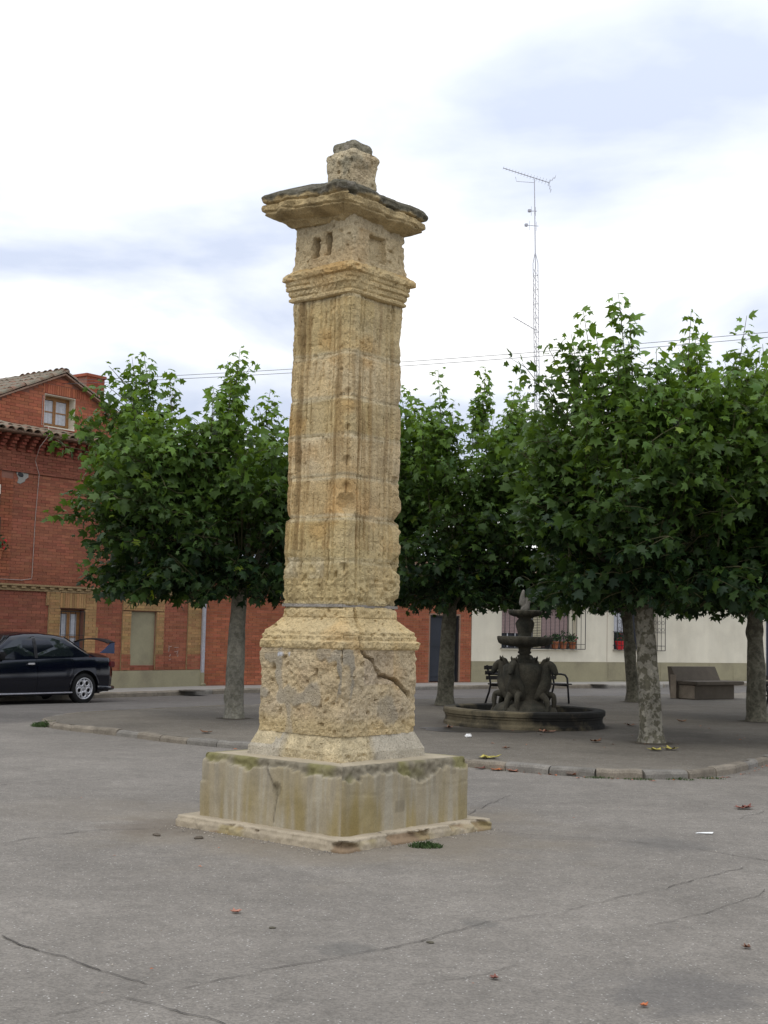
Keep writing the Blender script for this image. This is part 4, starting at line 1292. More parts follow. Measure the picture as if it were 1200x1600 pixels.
# rear and front faces
for x, sg in ((-.97, -1), (3.5, 1)):
    vs_ = []
    for j in range(ny + 1):
        t = -1 + 2 * j / ny
        lo, w = c_low(x), c_w(x)
        zt = c_belt(x) + (c_deck(x) - c_belt(x)) * (1 - abs(t) ** 2.6)
        for k in range(6):
            q = k / 5; z = lo + (zt - lo) * q
            bul = .07 * math.sin(math.pi * min(1, q * 1.15)) * (1 - t * t * .6)
            vs_.append((x + sg * bul, t * c_w(x) * lin([(0, .945), (.5, 1), (1, .915)], q), z))
    fs_ = []
    for j in range(ny):
        for k in range(5):
            q = (j * 6 + k, j * 6 + k + 1, (j + 1) * 6 + k + 1, (j + 1) * 6 + k)
            fs_.append(q if sg < 0 else q[::-1])
    body.add(vs_, fs_)
# rocker, floor
body.box(.40, 2.2, -.83, .83, .19, .26)
# greenhouse: roof and pillars
CAR.scale = (1.0, 1.04, 1.07)
CAR.location = co + Vector((math.cos(R(CA)), math.sin(R(CA)), 0)) * .035
ROOF = [(-.18, 1.02), (.05, 1.14), (.42, 1.365), (.60, 1.415), (1.0, 1.445), (1.4, 1.44), (1.72, 1.39), (2.05, 1.18), (2.46, .93)]
def g_y(x, z):   # half width of the cabin at height z
    t = max(0, min(1, (z - .90) / .5)); return lin([(0, .79), (.5, .715), (.85, .64), (1, .55)], t) * lin([(-.2, .94), (.6, 1), (1.7, 1), (2.5, .95)], x)
vs_, fs_ = [], []
cols_ = np.linspace(-.18, 2.46, 60); nt = 8
for x in cols_:
    zt = lin(ROOF, x)
    ring = []
    zb = c_belt(x) - .005
    for j in range(nt + 1):
        z = zb + (max(zt - .035, zb) - zb) * j / nt
        ring.append((x, g_y(x, z), z))
    yt = ring[-1][1]
    for j in range(1, 5):
        t = j / 4; y = yt * (1 - t); ring.append((x, y, zt - .035 * (1 - t) ** 2 if t > 0 else zt))
    vs_ += ring; vs_ += [(a, -b_, c) for a, b_, c in ring]
n = nt + 5
for i in range(len(cols_) - 1):
    for j in range(n - 1):
        a = i * 2 * n + j; q = (a, a + 2 * n, a + 2 * n + 1, a + 1)
        fs_.append(q[::-1]); q2 = tuple(v + n for v in q); fs_.append(q2)
body.add(vs_, fs_)
body.build('body', M['paint'], CAR, smooth=True)
inner = MB(); inner.box(-.85, 3.3, -.72, .72, .24, .82).box(-.55, -.40, -.7, .7, .2, .3)
inner.build('underbody', M['black_plastic'], CAR)
for sg in (1, -1):
    for (x0, x1, hx) in ((.306, 1.20, .45), (1.206, 2.264, 1.36)):
        b = MB(); side_panel(x0, x1, 24, sg, b); d = b.build('door', M['paint'], CAR, smooth=True)
        if x0 > 1:
            b = MB(); y = c_y(hx, .78) + .012; b.cbox(hx - .085, hx + .085, sg * y - .016, sg * y + .016, .80, .835, .010); b.build('handle', M['chrome'], d)
            b = MB(); b.cbox(2.0, 2.17, sg * .86 - .09, sg * .86 + .09, .93, 1.05, .035); b.box(2.0, 2.08, sg * .82 - .03, sg * .82 + .03, .90, .95); b.build('wing_mirror', M['black_plastic'], d)
# glazing
def win(pts, sg, name='side_window', lift=.006, mt='car_glass'):
    b = MB(); v = [(x, sg * (g_y(x, z) + lift), z) for x, z in pts]
    # fan with a centre line so the pane follows the tumblehome
    n = len(v); cx0 = sum(p[0] for p in pts) / n; cz0 = sum(p[1] for p in pts) / n
    v.append((cx0, sg * (g_y(cx0, cz0) + lift), cz0))
    b.add(v, [(i, (i + 1) % n, n) if sg < 0 else ((i + 1) % n, i, n) for i in range(n)])
    return b.build(name, M[mt], CAR, smooth=False)
for sg in (1, -1):
    win([(.26, .965), (.24, 1.02), (.34, 1.13), (.55, 1.28), (.72, 1.325), (1.14, 1.345), (1.16, .965), (.7, .96)], sg, 'side_window')
    win([(1.26, .965), (1.25, 1.345), (1.55, 1.33), (1.75, 1.25), (2.0, 1.10), (2.2, .955)], sg, 'side_window')
    b = MB()
    for x0, x1 in ((1.165, 1.205), (1.207, 1.245)):
        v = [(x, sg * (g_y(x, z) + .008), z) for z in (.93, 1.05, 1.15, 1.25, 1.36) for x in (x0, x1)]
        b.add(v, [(2 * k, 2 * k + 1, 2 * k + 3, 2 * k + 2) for k in range(4)])
    b.build('door_pillar', M['black_plastic'], CAR)
    b = MB(); b.tube([(.30, sg * (c_y(1, .05) + .006), .235), (2.25, sg * (c_y(1, .05) + .006), .225)], .014, 6); b.build('sill_strip', M['galv'], CAR)
    # arch lips
    for ax in (0, WB):
        b = MB(); b.tube([(ax + .372 * math.cos(t), sg * (c_y(ax, .35) + .004), RW + .372 * math.sin(t)) for t in np.linspace(.05, math.pi - .05, 16)], .016, 6); b.build('wheel_arch', M['paint'], CAR, smooth=True)
for (xa, za, xb, zb, nm) in ((-.13, 1.06, .40, 1.325, 'rear_window'), (2.42, .955, 1.76, 1.35, 'windscreen')):
    b = MB(); v = []
    for k in range(5):
        t = k / 4; x, z = xa + (xb - xa) * t, lin(ROOF, xa + (xb - xa) * t) + .008
        for y in (-.9, -.5, 0, .5, .9): v.append((x, y * (g_y(x, z) - .05), z - .02 * abs(y) ** 3))
    b.add(v, [(k * 5 + j, k * 5 + j + 1, (k + 1) * 5 + j + 1, (k + 1) * 5 + j) for k in range(4) for j in range(4)]); b.build(nm, M['car_glass'], CAR, smooth=True)
    for sg in (1, -1):
      b = MB(); b.tube([(xa + (xb - xa) * t, sg * (g_y(xa + (xb - xa) * t, lin(ROOF, xa + (xb - xa) * t)) - .03), lin(ROOF, xa + (xb - xa) * t) + .004) for t in np.linspace(0, 1, 6)], .012, 6)
      b.build('screen_trim', M['black_plastic'], CAR)
# bumper lip, tail lamps, wing, exhaust
b = MB(); b.tube([(-.35, .83, .33), (-.75, .82, .31), (-1.02, .70, .31), (-1.08, .3, .30), (-1.08, -.3, .30), (-1.02, -.70, .31), (-.75, -.82, .31)], .045, 8); b.build('rear_bumper', M['paint'], CAR, smooth=True)
for sg in (1, -1):
    b = MB(); b.cbox(-1.0, -.80, sg * .72 - .07, sg * .72 + .07, .74, .86, .02); b.build('tail_light', M['tail'], CAR)
    b = MB(); b.cbox(3.25, 3.48, sg * .58 - .12, sg * .58 + .12, .58, .68, .02); b.build('headlight', M['chrome'], CAR)
for sg in (1, -1):
    # swept end plate
    b = MB()
    pr = [(-1.06, 1.02), (-.55, 1.035), (-.72, 1.11), (-.92, 1.235), (-1.05, 1.25)]
    v = [(x, sg * .66 - .02, z) for x, z in pr] + [(x, sg * .66 + .02, z) for x, z in pr]; n = len(pr)
    b.add(v, [tuple(range(n)), tuple(range(2 * n - 1, n - 1, -1))] + [(i, n + i, n + (i + 1) % n, (i + 1) % n) for i in range(n)])
    b.build('wing_upright', M['blue_paint'], CAR)
b = MB(); v = []
for k in range(13):
    t = -1 + 2 * k / 12; y = t * .66; zz = 1.235 + .075 * (1 - abs(t) ** 2.5)
    for (x, dz) in ((-.80, -.012), (-.86, .014), (-.97, .022), (-1.08, .022), (-1.08, .004), (-.95, -.002)): v.append((x, y, zz + dz))
b.add(v, [(k * 6 + j, k * 6 + (j + 1) % 6, (k + 1) * 6 + (j + 1) % 6, (k + 1) * 6 + j) for k in range(12) for j in range(6)]); b.build('rear_wing', M['black_plastic'], CAR, smooth=True)
# wheels
bt = MB(); bt.lathe([(.205, -.09), (.225, -.105), (.29, -.10), (.312, -.075), (RW, -.04), (RW, .04), (.312, .075), (.29, .10), (.225, .105), (.205, .09), (.205, -.09)], 32)
tyre = bt.mesh('wheel', M['rubber'], smooth=True)
br = MB()
br.lathe([(.205, .06), (.222, .104), (.208, .110), (.196, .085), (.19, .02)], 32)
br.lathe([(.001, .075), (.045, .078), (.05, .07), (.052, .03)], 16)
for k in range(5):
    a = 2 * math.pi * k / 5 + math.pi / 2
    cx0, cy0 = .125 * math.cos(a), .125 * math.sin(a)
    br.tube([(cx0 + .058 * math.cos(t), cy0 + .058 * math.sin(t), .080) for t in np.linspace(0, 2 * math.pi, 17)], .020, 6, cap=False)
    a2 = a + math.pi / 5
    br.tube([(.05 * math.cos(a2), .05 * math.sin(a2), .07), (.20 * math.cos(a2), .20 * math.sin(a2), .075)], .022, 6)
rim = br.mesh('rim', M['alloy'], smooth=True)
bd_ = MB(); bd_.lathe([(.001, .035), (.20, .035)], 20); disc = bd_.mesh('brake_disc', M['iron'])
for ax in (0, WB):
    for sg in (1, -1):
        w = link('wheel', tyre, CAR, (ax, sg * .745, RW - .005), (R(-90) if sg > 0 else R(90), 0, 0))
        link('rim', rim, w); link('brake_disc', disc, w)

# short tail: the rear overhang
for ch in CAR.children:
    if ch.name.split('.')[0] in ('wheel', 'door'): continue
    for v in ch.data.vertices:
        if v.co.x < -.40: v.co.x = -.40 + (v.co.x + .40) * .74

# ------------------------------------------------------------------ fountain
FC = Vector((2.46, 23.1, .094))
FT = empty('stone_fountain', FC, 0, 'grey tiered stone fountain with four horses in a round mossy basin', 'fountain')
b = MB(); b.lathe([(1.36, -.06), (1.36, .05), (1.33, .08), (1.33, .14), (1.345, .16), (1.345, .185), (1.37, .20), (1.375, .26), (1.36, .285), (1.20, .29), (1.175, .27), (1.17, .05)], 72,
                  mod=lambda a, r, z: r + .012 * mnoise.noise((math.cos(a) * 3, math.sin(a) * 3, z * 6)))
b.build('basin', M['basin'], FT, smooth=False)
b = MB(); b.lathe([(.001, .17), (1.18, .17)], 48); b.build('basin_water', M['water'], FT)
nz3 = lambda k: (lambda a, r, z: r * (1 + .03 * mnoise.noise((math.cos(a) * 4 + k, math.sin(a) * 4, z * 9))))
ribs = lambda a, r, z: r * (1 + .055 * abs(math.sin(a * 4)) + .02 * mnoise.noise((math.cos(a) * 5, math.sin(a) * 5, z * 8)))
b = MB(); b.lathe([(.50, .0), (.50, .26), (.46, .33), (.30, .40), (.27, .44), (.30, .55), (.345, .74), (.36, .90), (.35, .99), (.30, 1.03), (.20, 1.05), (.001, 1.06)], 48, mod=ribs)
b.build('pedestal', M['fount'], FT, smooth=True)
b = MB(); b.lathe([(.16, 1.04), (.155, 1.09), (.11, 1.13), (.125, 1.15), (.125, 1.18), (.09, 1.19), (.088, 1.20), (.115, 1.215), (.115, 1.24), (.10, 1.25), (.11, 1.30), (.13, 1.335)], 28, mod=nz3(1)); b.build('neck', M['fount'], FT, smooth=True)
def scallop(R0, k, amp):
    return lambda a, r, z: r * (1 + (amp * abs(math.sin(a * k)) + .05 * mnoise.noise((math.cos(a) * 3 + k, math.sin(a) * 3, 2.2))) * (r / R0))
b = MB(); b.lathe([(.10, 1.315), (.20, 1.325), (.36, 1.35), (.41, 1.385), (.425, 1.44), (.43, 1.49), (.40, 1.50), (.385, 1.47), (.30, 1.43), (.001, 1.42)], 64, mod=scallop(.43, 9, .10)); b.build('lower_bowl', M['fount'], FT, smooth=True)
b = MB(); b.lathe([(.15, 1.42), (.15, 1.47), (.11, 1.50), (.115, 1.56), (.145, 1.66), (.15, 1.72), (.12, 1.78), (.10, 1.80), (.13, 1.82), (.12, 1.85)], 28, mod=lambda a, r, z: r * (1 + .10 * abs(math.sin(a * 3 + z * 6)) + .06 * mnoise.noise((math.cos(a) * 4, math.sin(a) * 4, z * 9)))); b.build('baluster', M['fount'], FT, smooth=True)
b = MB(); b.lathe([(.10, 1.825), (.18, 1.835), (.25, 1.87), (.265, 1.93), (.25, 1.95), (.235, 1.92), (.12, 1.90), (.001, 1.895)], 56, mod=scallop(.265, 7, .12)); b.build('upper_bowl', M['fount'], FT, smooth=True)

def skin_mesh(name, verts, edges, radii, mt, sub=2):
    me = bpy.data.meshes.new(name)
    me.from_pydata(verts, edges, [])
    o = bpy.data.objects.new(name, me); col.objects.link(o)
    me_s = o.modifiers.new('s', 'SKIN')
    if not me.skin_vertices: me.attributes.new
    for i, r in enumerate(radii):
        sv = me.skin_vertices[0].data[i]; sv.radius = (r, r) if not isinstance(r, tuple) else r
        sv.use_root = (i == 0)
    sb = o.modifiers.new('d', 'SUBSURF'); sb.levels = sub; sb.render_levels = sub
    dg = bpy.context.evaluated_depsgraph_get(); dg.update()
    out = bpy.data.meshes.new_from_object(o.evaluated_get(dg))
    out.name = name
    out.materials.clear(); out.materials.append(M[mt])
    out.polygons.foreach_set('use_smooth', [True] * len(out.polygons))
    bpy.data.objects.remove(o)
    return out
hv = [(0, 0, .42), (.14, 0, .52), (.22, 0, .66), (.215, 0, .80), (.235, 0, .92), (.285, 0, 1.005), (.345, 0, .945), (.405, 0, .84), (.425, 0, .79),
      (.20, .085, .46), (.33, .10, .46), (.345, .10, .33), (.33, .10, .20), (.36, .10, .14),
      (.20, -.085, .46), (.30, -.10, .36), (.31, -.10, .22), (.285, -.10, .10), (.315, -.10, .05), (-.10, 0, .30)]
he = [(19, 0), (0, 1), (1, 2), (2, 3), (3, 4), (4, 5), (5, 6), (6, 7), (7, 8), (1, 9), (9, 10), (10, 11), (11, 12), (12, 13), (1, 14), (14, 15), (15, 16), (16, 17), (17, 18)]
hr = [.13, (.135, .15), (.12, .13), (.095, .11), (.078, .095), (.068, .075), (.062, .075), (.048, .05), (.040, .042), .07, .055, .045, .035, .045, .07, .055, .045, .035, .045, .10]
horse = skin_mesh('horse', hv, he, hr, 'fount')
ear = MB()
for sg in (1, -1): ear.tube([(.255, sg * .035, 1.03), (.262, sg * .045, 1.075), (.268, sg * .048, 1.105)], [.022, .018, .003], 6)
earm = ear.mesh('ears', M['fount'], smooth=True)
mane = MB(); mane.tube([(.27, 0, 1.06), (.20, 0, 1.03), (.14, 0, .93), (.115, 0, .80), (.10, 0, .68)], [.018, .035, .042, .042, .03], 8); mane.jitter(.02, 22)
manem = mane.mesh('mane', M['fount'], smooth=True)
rock = MB(); rock.lathe([(.17, .0), (.18, .12), (.13, .24), (.001, .28)], 14, mod=lambda a, r, z: r * (1 + .2 * math.sin(3 * a) + .1 * math.sin(5 * a + 2)), cx=.26)
rockm = rock.mesh('rock_base', M['fount'], smooth=True)
for th in (-30, 60, 150, -120):
    h = link('horse', horse, FT, (math.sin(R(th)) * .17, -math.cos(R(th)) * .17, .06), (0, 0, R(th - 90)))
    link('ears', earm, h); link('mane', manem, h); link('rock_base', rockm, h)
fv = [(0, 0, 1.88), (0, 0, 1.99), (-.035, 0, 2.07), (-.05, .01, 2.16), (-.035, .01, 2.25), (-.03, .01, 2.30), (.045, 0, 2.06), (.07, -.01, 2.15), (.055, -.01, 2.22), (.075, 0, 2.28), (.07, 0, 2.345), (-.10, .02, 2.04), (.11, -.02, 2.13)]
fe = [(0, 1), (1, 2), (2, 3), (3, 4), (4, 5), (1, 6), (6, 7), (7, 8), (8, 9), (9, 10), (2, 11), (7, 12)]
fr_ = [.09, .075, .06, .05, .035, .02, .06, .05, .035, .025, .018, .03, .025]
link('finial_figure', skin_mesh('finial_figure', fv, fe, fr_, 'pale_stone'), FT)
# wet patch on the paving at the front left of the basin
b = MB(); b.lathe([(.001, 0), (.82, 0)], 40, mod=lambda a, r, z: r * (1 + .25 * math.sin(2 * a + .6) + .12 * math.sin(5 * a) + .05 * math.sin(11 * a)))
M['wet'] = mat('wet paving', (.045, .040, .034), var=.2, s=3, rough=.35, spec=.4)
b.xform(Matrix.Translation((1.75, 21.75, .0965)) @ Matrix.Scale(.8, 4, (0, 1, 0)) @ Matrix.Scale(1.15, 4, (1, 0, 0)))
tag(b.build('puddle', M['wet']), kind='structure')

# ------------------------------------------------------------------ benches
def slat_bench(loc, rz, label, L_=1.8):
    o = empty('park_bench', loc, rz, label, 'bench', 'dark slatted benches on the island')
    for i, y in enumerate((-.42, -.32, -.22, -.12, -.02)):
        MB().cbox(-L_ / 2, L_ / 2, y - .04, y + .04, .415, .445, .006).build('seat_slat', M['slat'], o)
    for i in range(3):
        z = .56 + i * .11; y = .07 + i * .035
        MB().cbox(-L_ / 2, L_ / 2, y - .014, y + .014, z - .042, z + .042, .006).build('back_slat', M['slat'], o)
    for s in (-1, 1):
        x = s * (L_ / 2 - .1)
        b = MB()
        b.tube([(x, -.46, 0), (x, -.43, .3), (x, -.40, .56), (x, -.33, .63), (x, -.2, .65), (x, .06, .64)], .022, 8)
        b.tube([(x, .20, 0), (x, .08, .25), (x, .03, .42), (x, .08, .60), (x, .165, .83)], .022, 8)
        b.tube([(x, -.42, .40), (x, .04, .40)], .02, 8)
        b.build('side_frame', M['iron'], o, smooth=True)
    return o
slat_bench((3.22, 30.3, .093), R(36), 'dark slatted bench with curved arms behind the fountain', 2.1)
slat_bench((8.42, 27.35, .093), R(33), 'dark slatted bench at the right edge beside the plane tree')
o = SB = empty('stone_bench', (8.35, 34.55, .093), R(38), 'solid brown stone bench with leaning back near the street kerb', 'bench')
b = MB(); b.cbox(-.86, .72, -.30, .28, 0, .36, .012); b.build('base', M['bench_stone'], o)
b = MB(); b.cbox(-.92, .98, -.42, .20, .36, .45, .015); b.build('seat', M['bench_stone'], o)
b = MB()
pr = [(.205, 0), (.40, 0), (.50, .80), (.38, .80), (.205, .45)]
for x0, x1 in ((-.95, .80),):
    n = len(pr); v = [(x0, y, z) for y, z in pr] + [(x1, y, z) for y, z in pr]
    b.add(v, [tuple(range(n - 1, -1, -1)), tuple(range(n, 2 * n))] + [(i, (i + 1) % n, n + (i + 1) % n, n + i) for i in range(n)])
b.build('backrest', M['bench_stone'], o)
b = MB(); b.box(-.872, -.86, -.295, .20, .02, .345); b.box(-.962, -.95, .215, .39, .01, .60); b.build('lit_end_panel', M['bench_lit'], o)  # pale sheets added to paint the left end as lit by open sky

# ------------------------------------------------------------------ antenna mast, cables
o = empty('antenna_mast', (8.27, 70, 0), R(20), 'tall thin lattice aerial mast with yagi antennas rising behind the white house', 'antenna')
lean = Vector((-.028, 0, 1))
b = MB(); tri = [Vector((.15 * math.cos(t), .15 * math.sin(t), 0)) for t in (0, 2.094, 4.189)]
ZT = 21.2
for q in tri: b.tube([q, q + lean * ZT], .020, 5)
z = 0; k = 0
while z < ZT - .4:
    for i in range(3):
        b.tube([tri[i] + lean * z, tri[(i + 1) % 3] + lean * (z + .38)], .010, 4, cap=False)
        if k % 2 == 0: b.tube([tri[i] + lean * z, tri[(i + 1) % 3] + lean * z], .010, 4, cap=False)
    z += .38; k += 1
for q in tri: b.tube([q + lean * ZT, lean * (ZT + .6)], .018, 5)
b.build('lattice_tower', M['galv'], o)
b = MB(); b.tube([lean * (ZT - .3), lean * 25.75], [.032, .026], 6); b.build('pole', M['galv'], o)
def yagi(p0, p1, nel, e0, e1, name='yagi_antenna', refl=True):
    p0, p1 = Vector(p0), Vector(p1); b = MB(); b.tube([p0, p1], .022, 5)
    d = (p1 - p0).normalized(); side = Vector((d.y, -d.x, 0)).normalized() if abs(d.z) < .99 else Vector((1, 0, 0)); upv = side.cross(d).normalized()
    for i in range(nel):
        t = i / (nel - 1); p = p0.lerp(p1, t); h = e0 + (e1 - e0) * t
        b.tube([p - upv * h - side * h * .35, p + upv * h + side * h * .35], .009, 4); b.tube([p - side * h, p + side * h], .008, 4)
    if refl:
        for s in np.linspace(-.4, .4, 6):
            b.tube([p1 + upv * s - side * .3 + d * abs(s) * .6, p1 + upv * s + side * .3 + d * abs(s) * .6], .009, 4)
        b.tube([p1 - upv * .42 + d * .25, p1, p1 + upv * .42 + d * .25], .012, 4)
    b.build(name, M['galv'], o)
import_x = lean * 25.6
yagi(import_x + Vector((-1.55, .6, .72)), import_x + Vector((.72, -.25, -.02)), 16, .07, .16)
b = MB(); b.tube([import_x + Vector((-.95, .35, .25)), import_x + Vector((-.9, .33, .0)), import_x + Vector((0, 0, -.05))], .014, 5); b.build('boom_brace', M['galv'], o)
yagi(lean * 17.9 + Vector((-1.12, .4, .35)), lean * 17.6 + Vector((-.05, 0, 0)), 7, .05, .12, refl=False)
for zz, w in ((24.0, .30), (23.2, .5)):
    b = MB(); p = lean * zz; b.tube([p + Vector((-w, .1, 0)), p + Vector((w * .4, 0, .02))], .018, 5)
    b.cbox(p.x - w - .05, p.x - w + .10, p.y, p.y + .15, p.z - .06, p.z + .08, .01)
    for s in (-.6, .2): b.tube([p + Vector((s * w, .04, -.25)), p + Vector((s * w, .04, .25))], .010, 4)
    b.build('dipole_antenna', M['galv'], o)

for k, (zl, zr, lb) in enumerate(((7.73, 8.34, 'lower of two thin black cables crossing the sky over the trees'), (7.86, 8.50, 'upper of two thin black cables crossing the sky over the trees'))):
    pl_, pr_ = Vector((-10.6, 34.6 + k * .25, zl - .05)), Vector((8.4, 28.5 + k * .25, zr - .22))
    d = pr_ - pl_
    pts = []
    for i in range(81):
        t = -1.2 + 3.4 * i / 80
        p = pl_ + d * t; p.z += 1.05 * (t - .5) ** 2 * (.55) - .12
        pts.append(p)
    b = MB(); b.tube(pts, .0062, 5); tag(b.build('overhead_cable', M['wire']), lb, 'cable', 'overhead cables across the street')

# ------------------------------------------------------------------ plane trees
LT = np.array([(0, .36, .0), (0, 0, -.02), (.20, .05, -.03), (.56, .13, -.12), (.34, .36, -.05), (.60, .66, -.15), (.22, .66, -.05), (0, 1.05, -.16),
               (-.22, .66, -.05), (-.60, .66, -.15), (-.34, .36, -.05), (-.56, .13, -.12), (-.20, .05, -.03)], np.float32)
LF = np.array([(0, i, i + 1) for i in range(1, 12)] + [(0, 12, 1)], np.int32)
def leaves_mesh(name, pos, axis, nrm, size, colr):
    pos, axis, nrm = (np.asarray(q, np.float32) for q in (pos, axis, nrm)); size = np.asarray(size, np.float32); colr = np.asarray(colr, np.float32)
    side = np.cross(axis, nrm)
    rs = np.random.RandomState(len(pos))
    wx = rs.uniform(.68, 1.12, (len(pos), 1, 1)).astype(np.float32); cz = rs.uniform(.3, 2.6, (len(pos), 1, 1)).astype(np.float32); sk = rs.uniform(-.22, .22, (len(pos), 1, 1)).astype(np.float32)
    jit = rs.uniform(-.05, .05, (len(pos), len(LT), 2)).astype(np.float32) if len(pos) > 1 else np.zeros((1, len(LT), 2), np.float32)
    X_ = LT[None, :, 0:1] * wx + sk * LT[None, :, 1:2] * LT[None, :, 1:2] + jit[:, :, 0:1]; Y_ = LT[None, :, 1:2] + jit[:, :, 1:2]
    V = pos[:, None, :] + size[:, None, None] * (X_ * side[:, None, :] + Y_ * axis[:, None, :] + LT[None, :, 2:3] * cz * nrm[:, None, :])
    n = len(pos); nv = len(LT)
    F = (LF[None] + (np.arange(n) * nv)[:, None, None]).reshape(-1, 3)
    me = bpy.data.meshes.new(name)
    me.vertices.add(n * nv); me.vertices.foreach_set('co', V.reshape(-1))
    me.loops.add(F.size); me.loops.foreach_set('vertex_index', F.reshape(-1).astype(np.int32))
    me.polygons.add(len(F)); me.polygons.foreach_set('loop_start', np.arange(0, F.size, 3, dtype=np.int32))
    a = me.color_attributes.new('Col', 'FLOAT_COLOR', 'POINT')
    C_ = np.ones((n, nv, 4), np.float32); C_[:, :, :3] = colr[:, None, :]
    a.data.foreach_set('color', C_.reshape(-1))
    me.materials.append(M['leaf']); me.update(calc_edges=True); me.validate()
    return me
LEAF_COL = [(.018, .044, .013), (.038, .084, .018), (.070, .142, .026), (.122, .215, .034)]
leaf_single = []
for c in LEAF_COL:
    leaf_single.append(leaves_mesh('leaf', [(0, 0, 0)], [(0, 1, 0)], [(0, 0, 1)], [1.0], [c]))

def norm(v):
    l = math.sqrt(sum(a * a for a in v)) or 1; return tuple(a / l for a in v)

